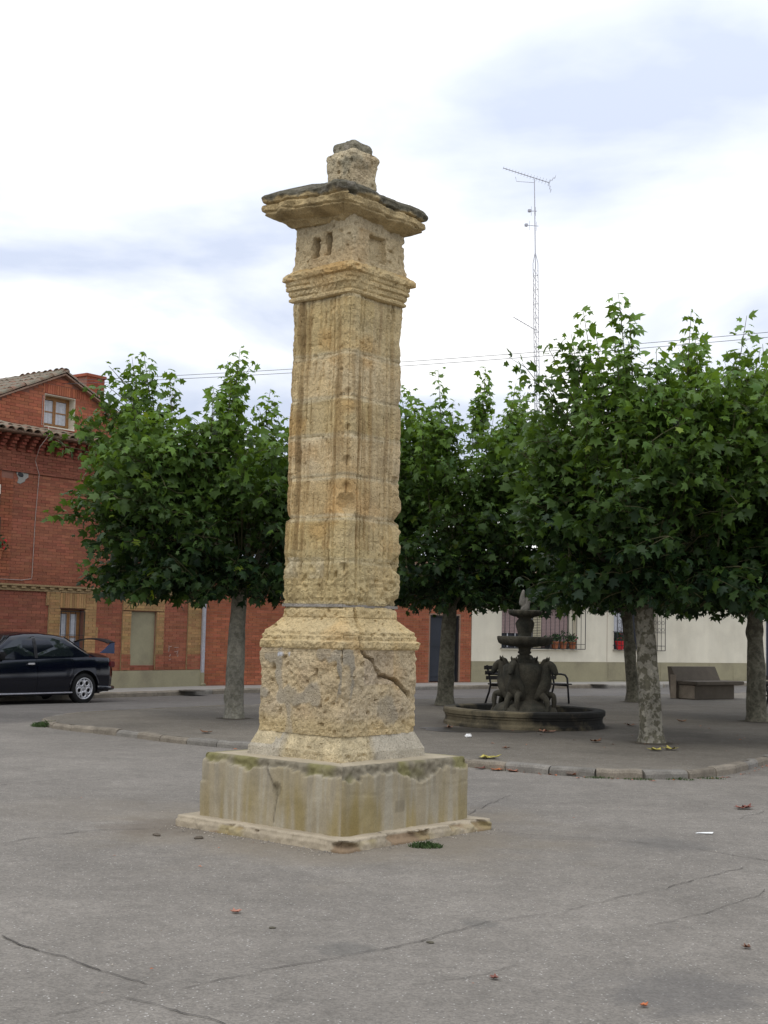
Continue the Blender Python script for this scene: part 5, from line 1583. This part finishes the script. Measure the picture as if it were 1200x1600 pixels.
def plane_tree(x, y, label, Htop, rad, zb, seed, off=(0, 0), trunk_r=.17, bark='bark', lean=(0, 0), nshoot=250, leaders=26, n_single=60, extra=()):
    rnd = random.Random(seed)
    T = empty('plane_tree', (x, y, .09), 0, label, 'tree', 'plane trees on the traffic island')
    # trunk
    hz = 2.25
    b = MB(); nn, rows = 22, 40
    vs_, fs_ = [], []
    for j in range(rows + 1):
        t = j / rows; z = -.05 + (hz + .05) * t
        r = trunk_r * .92 * (1.0 - .26 * t) * (1 + .34 * max(0, 1 - t * 8) ** 2)
        if t > .9: r *= 1 + 1.2 * (t - .9)
        cx0 = lean[0] * t + .025 * math.sin(3 * t + seed); cy0 = lean[1] * t + .02 * math.sin(4 * t + seed * 2)
        for k in range(nn):
            a = 2 * math.pi * k / nn
            d = mnoise.noise((math.cos(a) * 1.6 + seed, math.sin(a) * 1.6, z * 1.8)) * .16 + mnoise.noise((math.cos(a) * 4, math.sin(a) * 4 + seed, z * 5)) * .055
            kn = mnoise.noise((math.cos(a) * 2.1, math.sin(a) * 2.1 + seed * 3, z * 2.7)); d += max(0, kn - .45) * .8
            vs_.append((cx0 + r * (1 + d) * math.cos(a), cy0 + r * (1 + d) * math.sin(a), z))
    for j in range(rows):
        for k in range(nn): fs_.append((j * nn + k, j * nn + (k + 1) % nn, (j + 1) * nn + (k + 1) % nn, (j + 1) * nn + k))
    fs_.append(tuple(rows * nn + k for k in range(nn)))
    b.add(vs_, fs_); b.build('trunk', M[bark], T, smooth=True)
    b = MB(); b.lathe([(.001, .018), (trunk_r * 1.25, .012), (trunk_r * 1.7, .0045)], 28, mod=lambda a, r, z: r * (1 + .22 * mnoise.noise((math.cos(a) * 2 + seed, math.sin(a) * 2, 0)) + .12 * mnoise.noise((math.cos(a) * 6 + seed, math.sin(a) * 6, 0))))
    tag(b.build('soil_patch', M['soil'], loc=(x, y, .09)), kind='structure')
    head = Vector((lean[0], lean[1], hz - .1))
    zh = zb; zt = Htop - 1.0
    def env(h): return lin([(0, .72), (.08, .90), (.25, 1.0), (.5, 1.0), (.75, .96), (.9, .84), (1.0, .62)], h)
    # limbs
    limbs = []
    for k in range(7):
        a = 2 * math.pi * k / 7 + rnd.uniform(-.3, .3); e_ = rnd.uniform(.35, 1.0)
        L_ = rnd.uniform(.9, 1.4)
        p1 = head + Vector((math.cos(a) * math.cos(e_), math.sin(a) * math.cos(e_), math.sin(e_))) * L_ * .5
        p2 = p1 + Vector((math.cos(a) * .6, math.sin(a) * .6, .8)) * L_ * .55
        MB().tube([head - Vector((0, 0, .12)), p1, p2], [.085, .06, .035], 8).build('branch', M['bark_dark'], T, smooth=True)
        limbs += [p1, p2, (p1 + p2) / 2]
    pos, ax, nr, sz, cl = [], [], [], [], []
    twig = MB()
    ctr = Vector((off[0], off[1], 0))
    def add_leaf(p, d, out, s, young):
        # d: direction along the twig, out: outward
        a = Vector(out) * .75 + Vector(d) * .25 + Vector((rnd.uniform(-.5, .5), rnd.uniform(-.5, .5), rnd.uniform(-.85, .1)))
        a.normalize()
        n = Vector((0, 0, 1)) * .55 + Vector(out) * .75 + Vector((rnd.uniform(-.6, .6), rnd.uniform(-.6, .6), rnd.uniform(-.3, .3)))
        n = (n - a * n.dot(a))
        if n.length < 1e-3: return
        n.normalize()
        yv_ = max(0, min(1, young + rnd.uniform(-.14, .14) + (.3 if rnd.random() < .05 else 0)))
        c0, c1 = Vector((.012, .031, .012)), Vector((.130, .225, .036))  # dark to light leaf: age along the shoot, plus crown self-shade painted by height
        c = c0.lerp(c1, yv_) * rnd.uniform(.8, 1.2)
        if rnd.random() < .004: c = Vector((.17, .24, .03))
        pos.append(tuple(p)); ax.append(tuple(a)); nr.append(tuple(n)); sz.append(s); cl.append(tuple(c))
    tips = []
    def shoot(p0, p3, bend, step, t0, size, young_lit0, young_lit1, tr=.011, sub=True):
        p1 = p0.lerp(p3, .35) + bend; p2 = p0.lerp(p3, .75) + bend * .6
        L_ = (p3 - p0).length
        n = max(4, int(L_ / .12)); pts = []
        for i in range(n + 1):
            t = i / n; u = 1 - t
            pts.append(p0 * u ** 3 + p1 * 3 * u * u * t + p2 * 3 * u * t * t + p3 * t ** 3)
        twig.tube(pts, [tr * (1 - .75 * i / n) for i in range(n + 1)], 4, cap=False)
        m_ = int(L_ * (1 - t0) / step); gold = rnd.uniform(0, 6)
        for i in range(m_ + 1):
            t = t0 + (1 - t0) * i / max(1, m_)
            f = t * n; i0 = min(n - 1, int(f)); p = pts[i0].lerp(pts[i0 + 1], f - i0); d = (pts[i0 + 1] - pts[i0]).normalized()
            gold += 2.4
            o1 = d.orthogonal().normalized(); o2 = d.cross(o1)
            out = o1 * math.cos(gold) + o2 * math.sin(gold)
            out = (out + Vector((p.x - ctr.x, p.y - ctr.y, 0)).normalized() * .25).normalized()
            pl = .05 + .05 * rnd.random()
            s = size * lin([(0, .9), (.7, 1.0), (.9, .92), (1, .7)], t) * rnd.uniform(.6, 1.25)
            if p.z < zb - .05 + .22 * mnoise.noise((p.x * 1.3, p.y * 1.3, seed)): continue
            add_leaf(p + out * pl, d, out, s, young_lit0 + (young_lit1 - young_lit0) * t)
        tips.append((pts[-1], (pts[-1] - pts[-2]).normalized()))
        return pts
    # body shoots ending on the crown's surface
    for k in range(nshoot):
        h = rnd.random() ** .85
        a = rnd.uniform(0, 2 * math.pi)
        r = rad * env(h) * rnd.uniform(.80, 1.06)
        lump = 1 + .16 * mnoise.noise((math.cos(a) * 1.7 + seed, math.sin(a) * 1.7, h * 2.3))
        p3 = Vector((ctr.x + r * lump * math.cos(a), ctr.y + r * lump * math.sin(a), zh + (zt - zh) * h))
        st = min(limbs, key=lambda q: (q - p3).length) if rnd.random() < .6 else head.lerp(p3, .2)
        st = st.copy(); st.z = min(st.z, max(2.0, p3.z - .3))
        pts = shoot(st, p3, Vector((0, 0, .18 if h > .3 else .35)), .060, .30, .175, .34 * h ** 1.4, .06 + .76 * h ** 1.3)  # leaf tone climbs with height, so the shaded lower crown is painted dark
        # side twigs
        for q in range(4):
            t = rnd.uniform(.30, .95); c0 = pts[int(t * (len(pts) - 1))]
            dr_ = Vector((rnd.uniform(-1, 1), rnd.uniform(-1, 1), rnd.uniform(-.25, .7))).normalized()
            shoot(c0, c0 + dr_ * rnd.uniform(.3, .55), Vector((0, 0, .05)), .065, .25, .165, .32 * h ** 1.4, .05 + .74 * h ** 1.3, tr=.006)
    # low skirt closing the crown from below
    for k in range(80):
        a = rnd.uniform(0, 2 * math.pi); r = rad * .92 * math.sqrt(rnd.random())
        p3 = Vector((ctr.x + r * math.cos(a), ctr.y + r * math.sin(a), zb + rnd.uniform(-.02, .45)))
        p0 = head.lerp(p3, .35); p0.z = zb + rnd.uniform(.35, .9)
        shoot(p0, p3, Vector((0, 0, .15)), .055, .1, .175, .0, .10, tr=.008)  # darkest leaf colour paints the shade on the crown's underside
    # leaders sticking out of the top, gathered in a few humps
    hc = []
    nh = 6
    for k in range(nh):
        a = 2 * math.pi * k / nh + rnd.uniform(-.35, .35); q = .62 if k else .15
        hc.append((ctr.x + rad * q * math.cos(a), ctr.y + rad * q * math.sin(a), Htop - rnd.choice((0, .1, .3, .55)) * (1 if k else 0)))
    for k in range(leaders):
        hx, hy, ht = hc[k % nh]
        a = rnd.uniform(0, 2 * math.pi); q = rnd.random() ** .8 * rad * .38 if k >= nh else .03
        xx, yy = hx + q * math.cos(a), hy + q * math.sin(a)
        top = ht - (1.5 * q + rnd.random() * .35 if k >= nh else 0)
        p0 = Vector((ctr.x + (xx - ctr.x) * .75, ctr.y + (yy - ctr.y) * .75, top - 1.9)); p3 = Vector((xx + rnd.uniform(-.1, .1), yy + rnd.uniform(-.1, .1), top))
        shoot(p0, p3, Vector((0, 0, .0)), .048, .15, .17, .30, .95, tr=.012)
        for q2 in range(5):
            t = rnd.uniform(.15, .7); c0 = p0.lerp(p3, t)
            shoot(c0, c0 + Vector((rnd.uniform(-.3, .3), rnd.uniform(-.3, .3), rnd.uniform(.25, .5))), Vector((0, 0, 0)), .06, .2, .155, .35, .8, tr=.006)
    # named outreaching sprays
    for (dx_, dy_, z0_, dx2, dy2, z1_) in extra:
        p0, p3 = Vector((dx_, dy_, z0_)), Vector((dx2, dy2, z1_))
        pts = shoot(p0, p3, Vector((0, 0, .1)), .06, .15, .165, .25, .55, tr=.013)
        for q2 in range(4):
            c0 = pts[int(rnd.uniform(.3, .95) * (len(pts) - 1))]
            shoot(c0, c0 + Vector((rnd.uniform(-.3, .3), rnd.uniform(-.3, .3), rnd.uniform(-.2, .3))), Vector((0, 0, 0)), .07, .2, .15, .25, .5, tr=.006)
    twig.build('twigs', M['twig'], T)['kind'] = 'stuff'
    # leaves that show largest are parts of their own
    P_ = np.array(pos)
    score = P_[:, 2] * .5 - P_[:, 1] * .8 + np.random.RandomState(seed).uniform(0, 1.6, len(P_))
    order = np.argsort(-score)
    sel = set(order[:n_single].tolist())
    keep = [i for i in range(len(pos)) if i not in sel]
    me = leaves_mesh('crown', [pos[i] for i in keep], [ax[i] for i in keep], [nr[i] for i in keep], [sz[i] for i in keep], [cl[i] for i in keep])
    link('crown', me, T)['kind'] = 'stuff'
    for i in sel:
        a, n = Vector(ax[i]), Vector(nr[i]); s_ = a.cross(n)
        lum = cl[i][1]
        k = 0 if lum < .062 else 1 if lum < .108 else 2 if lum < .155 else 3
        o = link('leaf', leaf_single[k], T)
        s = sz[i]
        o.matrix_local = Matrix(((s_.x * s, a.x * s, n.x * s, pos[i][0]), (s_.y * s, a.y * s, n.y * s, pos[i][1]), (s_.z * s, a.z * s, n.z * s, pos[i][2]), (0, 0, 0, 1)))
    return len(pos)
NL = 0
NL += plane_tree(10.6, 31.3, 'plane tree added at the far right edge behind the others to deepen the shade', 6.5, 2.3, 2.0, 55, trunk_r=.18, bark='bark_shade', n_single=10, nshoot=190)  # mostly out of view, added to darken the ground under the crowns
NL += plane_tree(-2.47, 23.02, 'wide leafy plane tree left of the pillar, shading the island tip', 6.15, 2.22, 1.95, 3, bark='bark_plain', off=(-.62, .0), trunk_r=.185, lean=(.05, 0), n_single=70, leaders=30,
           extra=[(-1.9, -.3, 4.2, -3.15, -.5, 4.55), (-1.9, -.3, 3.3, -3.2, -.4, 3.35), (-1.7, -.3, 3.5, -2.9, -.5, 3.62), (-1.8, -.2, 2.5, -2.6, -.4, 2.45), (-1.3, -.5, 2.2, -1.75, -.8, 1.80), (-1.9, .1, 4.6, -2.5, 0, 5.3), (-1.6, -.3, 4.6, -2.55, -.4, 5.6), (-1.8, -.2, 4.3, -2.85, -.3, 5.1), (-1.5, -.2, 4.9, -2.3, -.3, 5.95), (-1.9, -.5, 4.2, -2.7, -.7, 4.9), (-1.6, -.6, 4.9, -2.2, -.8, 5.5)])
NL += plane_tree(1.41, 28.61, 'plane tree with a plain grey trunk standing in front of the dark garage door', 7.2, 2.5, 2.0, 5, extra=[(1.2, -.6, 4.9, 1.95, -.8, 6.2), (1.5, -.6, 4.6, 2.3, -.8, 5.7), (.9, -.6, 5.0, 1.5, -.7, 6.6), (1.6, -.4, 4.2, 2.5, -.5, 5.2)], off=(.35, -.2), trunk_r=.20, bark='bark_shade', n_single=60, leaders=30)
NL += plane_tree(5.95, 31.92, 'plane tree with a dark thin trunk behind the mottled one', 6.8, 2.2, 2.1, 8, trunk_r=.17, bark='bark_shade', lean=(-.12, 0), n_single=30, nshoot=170)
NL += plane_tree(3.99, 19.86, 'large plane tree with mottled flaking bark nearest the right kerb', 6.42, 2.22, 1.95, 13, extra=[(-1.0, -.3, 4.2, -1.75, -.3, 5.3), (-1.2, -.5, 3.8, -1.95, -.7, 4.8), (-.8, -.4, 4.5, -1.35, -.5, 5.75), (-1.1, .3, 4.2, -1.6, .3, 5.5), (-1.2, -.2, 4.4, -2.0, -.2, 5.55), (-1.0, .1, 4.6, -1.6, .1, 5.9)], off=(.18, -.05), trunk_r=.185, lean=(-.16, 0), n_single=80, leaders=36, nshoot=270)
NL += plane_tree(7.09, 25.56, 'plane tree with knobbly trunk standing beside the stone bench', 6.9, 2.3, 2.0, 21, trunk_r=.205, bark='bark_shade', lean=(.03, 0), n_single=50)
NL += plane_tree(6.45, 20.35, 'plane tree whose crown reaches in at the right edge', 5.95, 2.1, 2.0, 34, trunk_r=.18, n_single=70, off=(-.1, 0), leaders=30)
print('leaves', NL)

# ------------------------------------------------------------------ small things on the ground
DEAD = {'yellow': (.42, .36, .09), 'orange': (.42, .13, .045), 'brown': (.17, .085, .045), 'pinkish': (.36, .17, .11), 'red': (.22, .085, .06)}
def dead_leaf(x, y, z, kind, label, s=.16, seed=0, n=1):
    rnd = random.Random(seed); b = MB()
    rz = rnd.uniform(0, 6.28)
    for q in range(n):
        a0 = rz + q * 1.7
        for tri_ in [LT]:
            v = []
            cu = rnd.uniform(.25, .55)
            for (px_, py_, pz_) in LT:
                px2, py2 = px_ * s, (py_ - .4) * s
                h = .012 + s * cu * ((px_ * 1.1) ** 2 + (py_ - .4) ** 2 * .7) * (1 + .4 * math.sin(px_ * 7 + py_ * 5 + seed))
                c_, s_ = math.cos(a0), math.sin(a0)
                v.append((px2 * c_ - py2 * s_ + q * s * .5, px2 * s_ + py2 * c_ + q * s * .15, h))
            c = DEAD[kind]
            b.add(v, [tuple(f) for f in LF], rnd_tint(rnd, c, .2))
            b.add([(a, b_, h - .004) for a, b_, h in v], [tuple(f[::-1]) for f in LF], rnd_tint(rnd, c, .2))
    o = b.build('fallen_leaf', M['leaf_dead'], attr=True, loc=(x, y, z))
    tag(o, label, 'leaf', 'fallen leaves')
ZI = .096
for (x, y, z, k, lb, s, n) in (
    (1.31, 16.80, ZI, 'yellow', 'crumpled pale yellow leaf on the island kerb beside the plinth', .19, 2),
    (3.78, 18.53, ZI, 'yellow', 'left yellow leaf at foot of the mottled tree trunk', .20, 1),
    (4.02, 18.70, ZI, 'yellow', 'right yellow brown leaf at foot of the mottled tree trunk', .20, 1),
    (-2.50, 19.70, ZI, 'brown', 'brown leaf on the island paving left of the pillar', .16, 1),
    (3.15, 19.73, ZI, 'brown', 'brown curled leaf between the basin and the mottled tree', .17, 1),
    (1.71, 18.27, ZI, 'brown', 'small dark leaf on the paving in front of the fountain', .11, 1),
    (5.54, 24.84, ZI, 'brown', 'dark leaf on shaded paving below the stone bench', .15, 1),
    (4.34, 23.44, ZI, 'brown', 'dark leaf on shaded paving right of the basin', .18, 1),
    (2.62, 21.45, ZI, 'pinkish', 'pale curled leaf lying against front of the basin', .17, 2),
    (1.12, 21.9, ZI, 'brown', 'reddish brown leaf at the left foot of the basin', .17, 1),
    (2.14, 16.25, .0, 'orange', 'rust orange leaf against the kerb, left of the bright orange one', .20, 2),
    (2.28, 15.92, .0, 'orange', 'bright orange leaf in the gutter by the kerb', .17, 1),
    (1.42, 16.32, .0, 'orange', 'small orange leaf in the gutter near the plinth corner', .13, 1),
    (1.60, 16.22, .0, 'pinkish', 'faded pink leaf in the gutter along the kerb', .13, 1),
    (1.24, 16.45, .0, 'red', 'red leaf in the gutter closest to the plinth', .12, 1),
    (3.53, 13.23, .0, 'red', 'dark red crumpled leaf alone on the asphalt at right', .12, 2),
    (-.80, 7.93, .0, 'pinkish', 'pinkish leaf alone on asphalt in front of the pillar', .06, 1),
    (.58, 6.58, .0, 'red', 'small brown red leaf near the bottom centre of the asphalt', .048, 1),
    (1.99, 7.34, .0, 'brown', 'small brown leaf on asphalt near the long crack', .05, 1),
    (1.21, 6.16, .0, 'orange', 'tiny orange leaf beside the dark stain on asphalt', .04, 1)):
    dead_leaf(x, y, z, k, lb, s, seed=int(x * 100) % 97 + 3, n=n)
rnd = random.Random(77); b = MB()
for i in range(150):
    if i < 60:
        t = rnd.random(); k = rnd.choice([(1.13, 16.62, 2.3, 15.80), (2.3, 15.80, 3.3, 15.64), (3.3, 15.64, 4.2, 16.2), (-2.3, 18.58, -.8, 17.65), (4.2, 16.3, 5.2, 18.0)])
        x, y, z = k[0] + (k[2] - k[0]) * t + rnd.gauss(0, .03), k[1] + (k[3] - k[1]) * t - abs(rnd.gauss(0, .10)), .004
    elif i < 130: x, y, z = rnd.uniform(1.2, 6), rnd.uniform(18.5, 27), .096
    else: x, y, z = rnd.uniform(-3, 4), rnd.uniform(6, 14), .008
    s_ = rnd.uniform(.010, .035); a = rnd.uniform(0, 6.28); c = rnd_tint(rnd, rnd.choice(list(DEAD.values())[1:4]), .3)
    if i >= 130: s_ *= .5
    u = Vector((math.cos(a), math.sin(a), 0)); v = Vector((-u.y, u.x, 0)); p = Vector((x, y, z))
    b.add([p - u * s_, p + v * s_ * .5 + Vector((0, 0, s_ * .4)), p + u * s_ * 1.1, p - v * s_ * .6 + Vector((0, 0, s_ * .3)), p + Vector((0, 0, s_ * .12))], [(0, 4, 1), (1, 4, 2), (2, 4, 3), (3, 4, 0)], c)
o = b.build('leaf_litter', M['leaf_dead'], attr=True); tag(o, 'small crumbs of dead leaf scattered along the kerb and under the trees', 'litter', kind='stuff')
for (x, y, s, lb) in ((-.56, 7.56, .016, 'dark chip of stone on asphalt in front of the pillar'), (.30, 7.30, .018, 'small dark stone beside the long asphalt crack'), (-1.72, 10.72, .032, 'flat stone chip below the left corner of the slab'), (-1.38, 10.62, .036, 'pale stone chip beside the foot slab')):
    b = MB(); b.lathe([(.001, 0), (s * .9, .0), (s, s * .25), (s * .6, s * .5), (.001, s * .55)], 9, mod=lambda a, r, z: r * (1 + .3 * math.sin(2 * a + x * 9) + .15 * math.sin(5 * a)))
    tag(b.build('stone_chip', M['bark_dark'] if s < .02 else M['bench_stone'], loc=(x, y, .002)), lb, 'stone', 'loose stones')
b = MB(); b.add([(-.07, -.02, .004), (.07, -.015, .012), (.075, .015, .02), (-.06, .02, .006), (0, .0, .016)], [(0, 1, 4), (1, 2, 4), (2, 3, 4), (3, 0, 4)])
b.add([(-.07, -.02, .002), (.07, -.015, .010), (.075, .015, .018), (-.06, .02, .004)], [(3, 2, 1, 0)])
tag(b.build('paper_scrap', M['paper'], loc=(2.76, 11.51, 0), rot=(0, 0, -.4)), 'white scrap of paper on the asphalt at right', 'paper')
b = MB(); b.cbox(-.045, .045, -.03, .03, 0, .045, .012); b.jitter(.02, 25)
tag(b.build('paper_scrap', M['paper'], loc=(1.33, 20.14, .096)), 'crumpled white paper beside the wet patch of the fountain', 'paper')
def grass_patch(name, x, y, r, h, n, seed, z=0, sq=.6):
    rnd = random.Random(seed); b = MB()
    for i in range(n):
        a, q = rnd.uniform(0, 6.28), math.sqrt(rnd.random()) * r
        px_, py_ = q * math.cos(a), q * math.sin(a) * sq
        hh = h * rnd.uniform(.4, 1.1) * (1 - .5 * (q / r)); d = rnd.uniform(0, 6.28); l = hh * rnd.uniform(.3, .9); w = .004
        c_, s_ = math.cos(d), math.sin(d)
        b.add([(px_ - s_ * w, py_ + c_ * w, 0), (px_ + s_ * w, py_ - c_ * w, 0), (px_ + c_ * l * .4 + s_ * w * .8, py_ + s_ * l * .4 - c_ * w * .8, hh * .7), (px_ + c_ * l, py_ + s_ * l, hh)], [(0, 1, 2), (0, 2, 3)])
    o = b.build(name, M['grass'], loc=(x, y, z)); o['kind'] = 'stuff'
    return o
tag(grass_patch('grass_tuft', .38, 10.46, .13, .06, 380, 1), 'green grass tuft growing against the foot slab', 'grass')
tag(grass_patch('grass_tuft', -5.20, 21.45, .30, .13, 420, 2), 'straggly grass at the tip of the island kerb', 'grass')
for (x, y) in ((3.0, 15.66), (3.5, 15.75), (3.9, 15.95), (2.55, 15.70)):
    tag(grass_patch('gutter_weeds', x, y, .18, .04, 90, int(x * 10), sq=.4), 'low weeds and moss along the gutter of the right kerb', 'weeds', 'weeds in the gutter')

rnd = random.Random(90); b = MB()
for i in range(420):
    if i < 300:
        q = rnd.uniform(-.95, .95); f_ = rnd.random() < .7
        lx, ly = (-.96 - abs(rnd.gauss(0, .09)), q) if f_ else (q, -.96 - abs(rnd.gauss(0, .07)))
        p = PC + E1 * lx + E2 * ly
    else: p = Vector((rnd.uniform(-3, 3.5), rnd.uniform(5.6, 14), 0))
    s_ = rnd.uniform(.003, .011) * (.7 if i >= 300 else 1); a = rnd.uniform(0, 6.28); u = Vector((math.cos(a), math.sin(a), 0)); v = Vector((-u.y, u.x, 0)); p.z = .004
    t = rnd.uniform(.16, .42)
    b.add([p - u * s_, p + v * s_ * .7, p + u * s_, p - v * s_ * .8, p + Vector((0, 0, s_ * .9))], [(0, 4, 1), (1, 4, 2), (2, 4, 3), (3, 4, 0)], (t, t * .9, t * .76))
o = b.build('gravel', M['kerb'], attr=True); tag(o, 'loose grit and crumbs of mortar on the asphalt round the foot slab', 'gravel', kind='stuff')

# cracks in the asphalt: narrow ragged strips of dirt-filled joint
CR = [([(-1.96, 7.23), (-1.77, 7.00), (-1.61, 6.88), (-1.40, 6.67), (-1.23, 6.52), (-1.09, 6.39), (-1.03, 6.33)], .014), ([(-2.6, 7.9), (-1.96, 7.23)], .012),
      ([(-1.10, 6.11), (-.98, 6.04), (-.84, 5.95), (-.74, 5.86), (-.62, 5.76), (-.3, 5.5)], .010),
      ([(-1.40, 5.81), (-1.26, 5.91), (-1.11, 6.11)], .005), ([(-.88, 6.28), (-.62, 6.55), (-.36, 6.77), (-.14, 6.97), (.09, 7.18), (.26, 7.32), (.56, 7.76), (.79, 7.94), (1.13, 8.20), (1.50, 8.61), (1.90, 8.99), (2.26, 9.43), (2.67, 9.88)], .008),
      ([(1.55, 7.83), (1.78, 8.04), (2.02, 8.27), (2.25, 8.56), (2.43, 8.78), (2.59, 9.06)], .006), ([(1.02, 11.31), (1.37, 11.19), (1.77, 11.08), (2.16, 10.91), (2.55, 10.62), (2.93, 10.21), (3.4, 9.7)], .009),
      ([(.82, 12.36), (1.05, 13.07), (1.25, 13.60), (1.43, 14.05)], .010), ([(-3.9, 13.6), (-3.80, 13.73), (-3.52, 14.13), (-3.20, 14.50), (-2.78, 14.78), (-2.3, 14.7)], .012), ([(-2.77, 10.09), (-2.66, 10.38), (-2.44, 10.70), (-2.19, 10.95), (-1.62, 11.11)], .012),
      ([(.17, 6.44), (.35, 6.52), (.55, 6.68), (.72, 6.87)], .005), ([(-4.65, 18.25), (-4.13, 18.60), (-3.43, 19.33)], .012), ([(3.30, 12.44), (3.44, 12.72), (3.57, 12.87), (3.78, 13.18)], .008)]
for ci, (pl, w) in enumerate(CR):
    P = polyline_pts(pl, .035, False)
    L_, R_ = [], []
    for i, p in enumerate(P):
        d = (P[min(i + 1, len(P) - 1)] - P[max(0, i - 1)]).normalized(); n = Vector((-d.y, d.x, 0))
        j = mnoise.noise(p * 5 + Vector((ci, 0, 0))) * .03 + mnoise.noise(p * 18) * .014
        ww = w * .8 * max(.10, .75 + 1.1 * mnoise.noise(p * 6 + Vector((0, ci, 3))))
        if i in (0, len(P) - 1): ww = .001
        c = p + n * j
        z = .006 * mnoise.noise((c.x * .5, c.y * .5, 0)) + .006
        L_.append((c.x + n.x * ww / 2, c.y + n.y * ww / 2, z)); R_.append((c.x - n.x * ww / 2, c.y - n.y * ww / 2, z))
    b = MB(); n = len(P); b.add(L_ + R_, [(i + 1, i, n + i, n + i + 1) for i in range(n - 1)])
    tag(b.build('asphalt_crack', M['crack']), kind='structure')
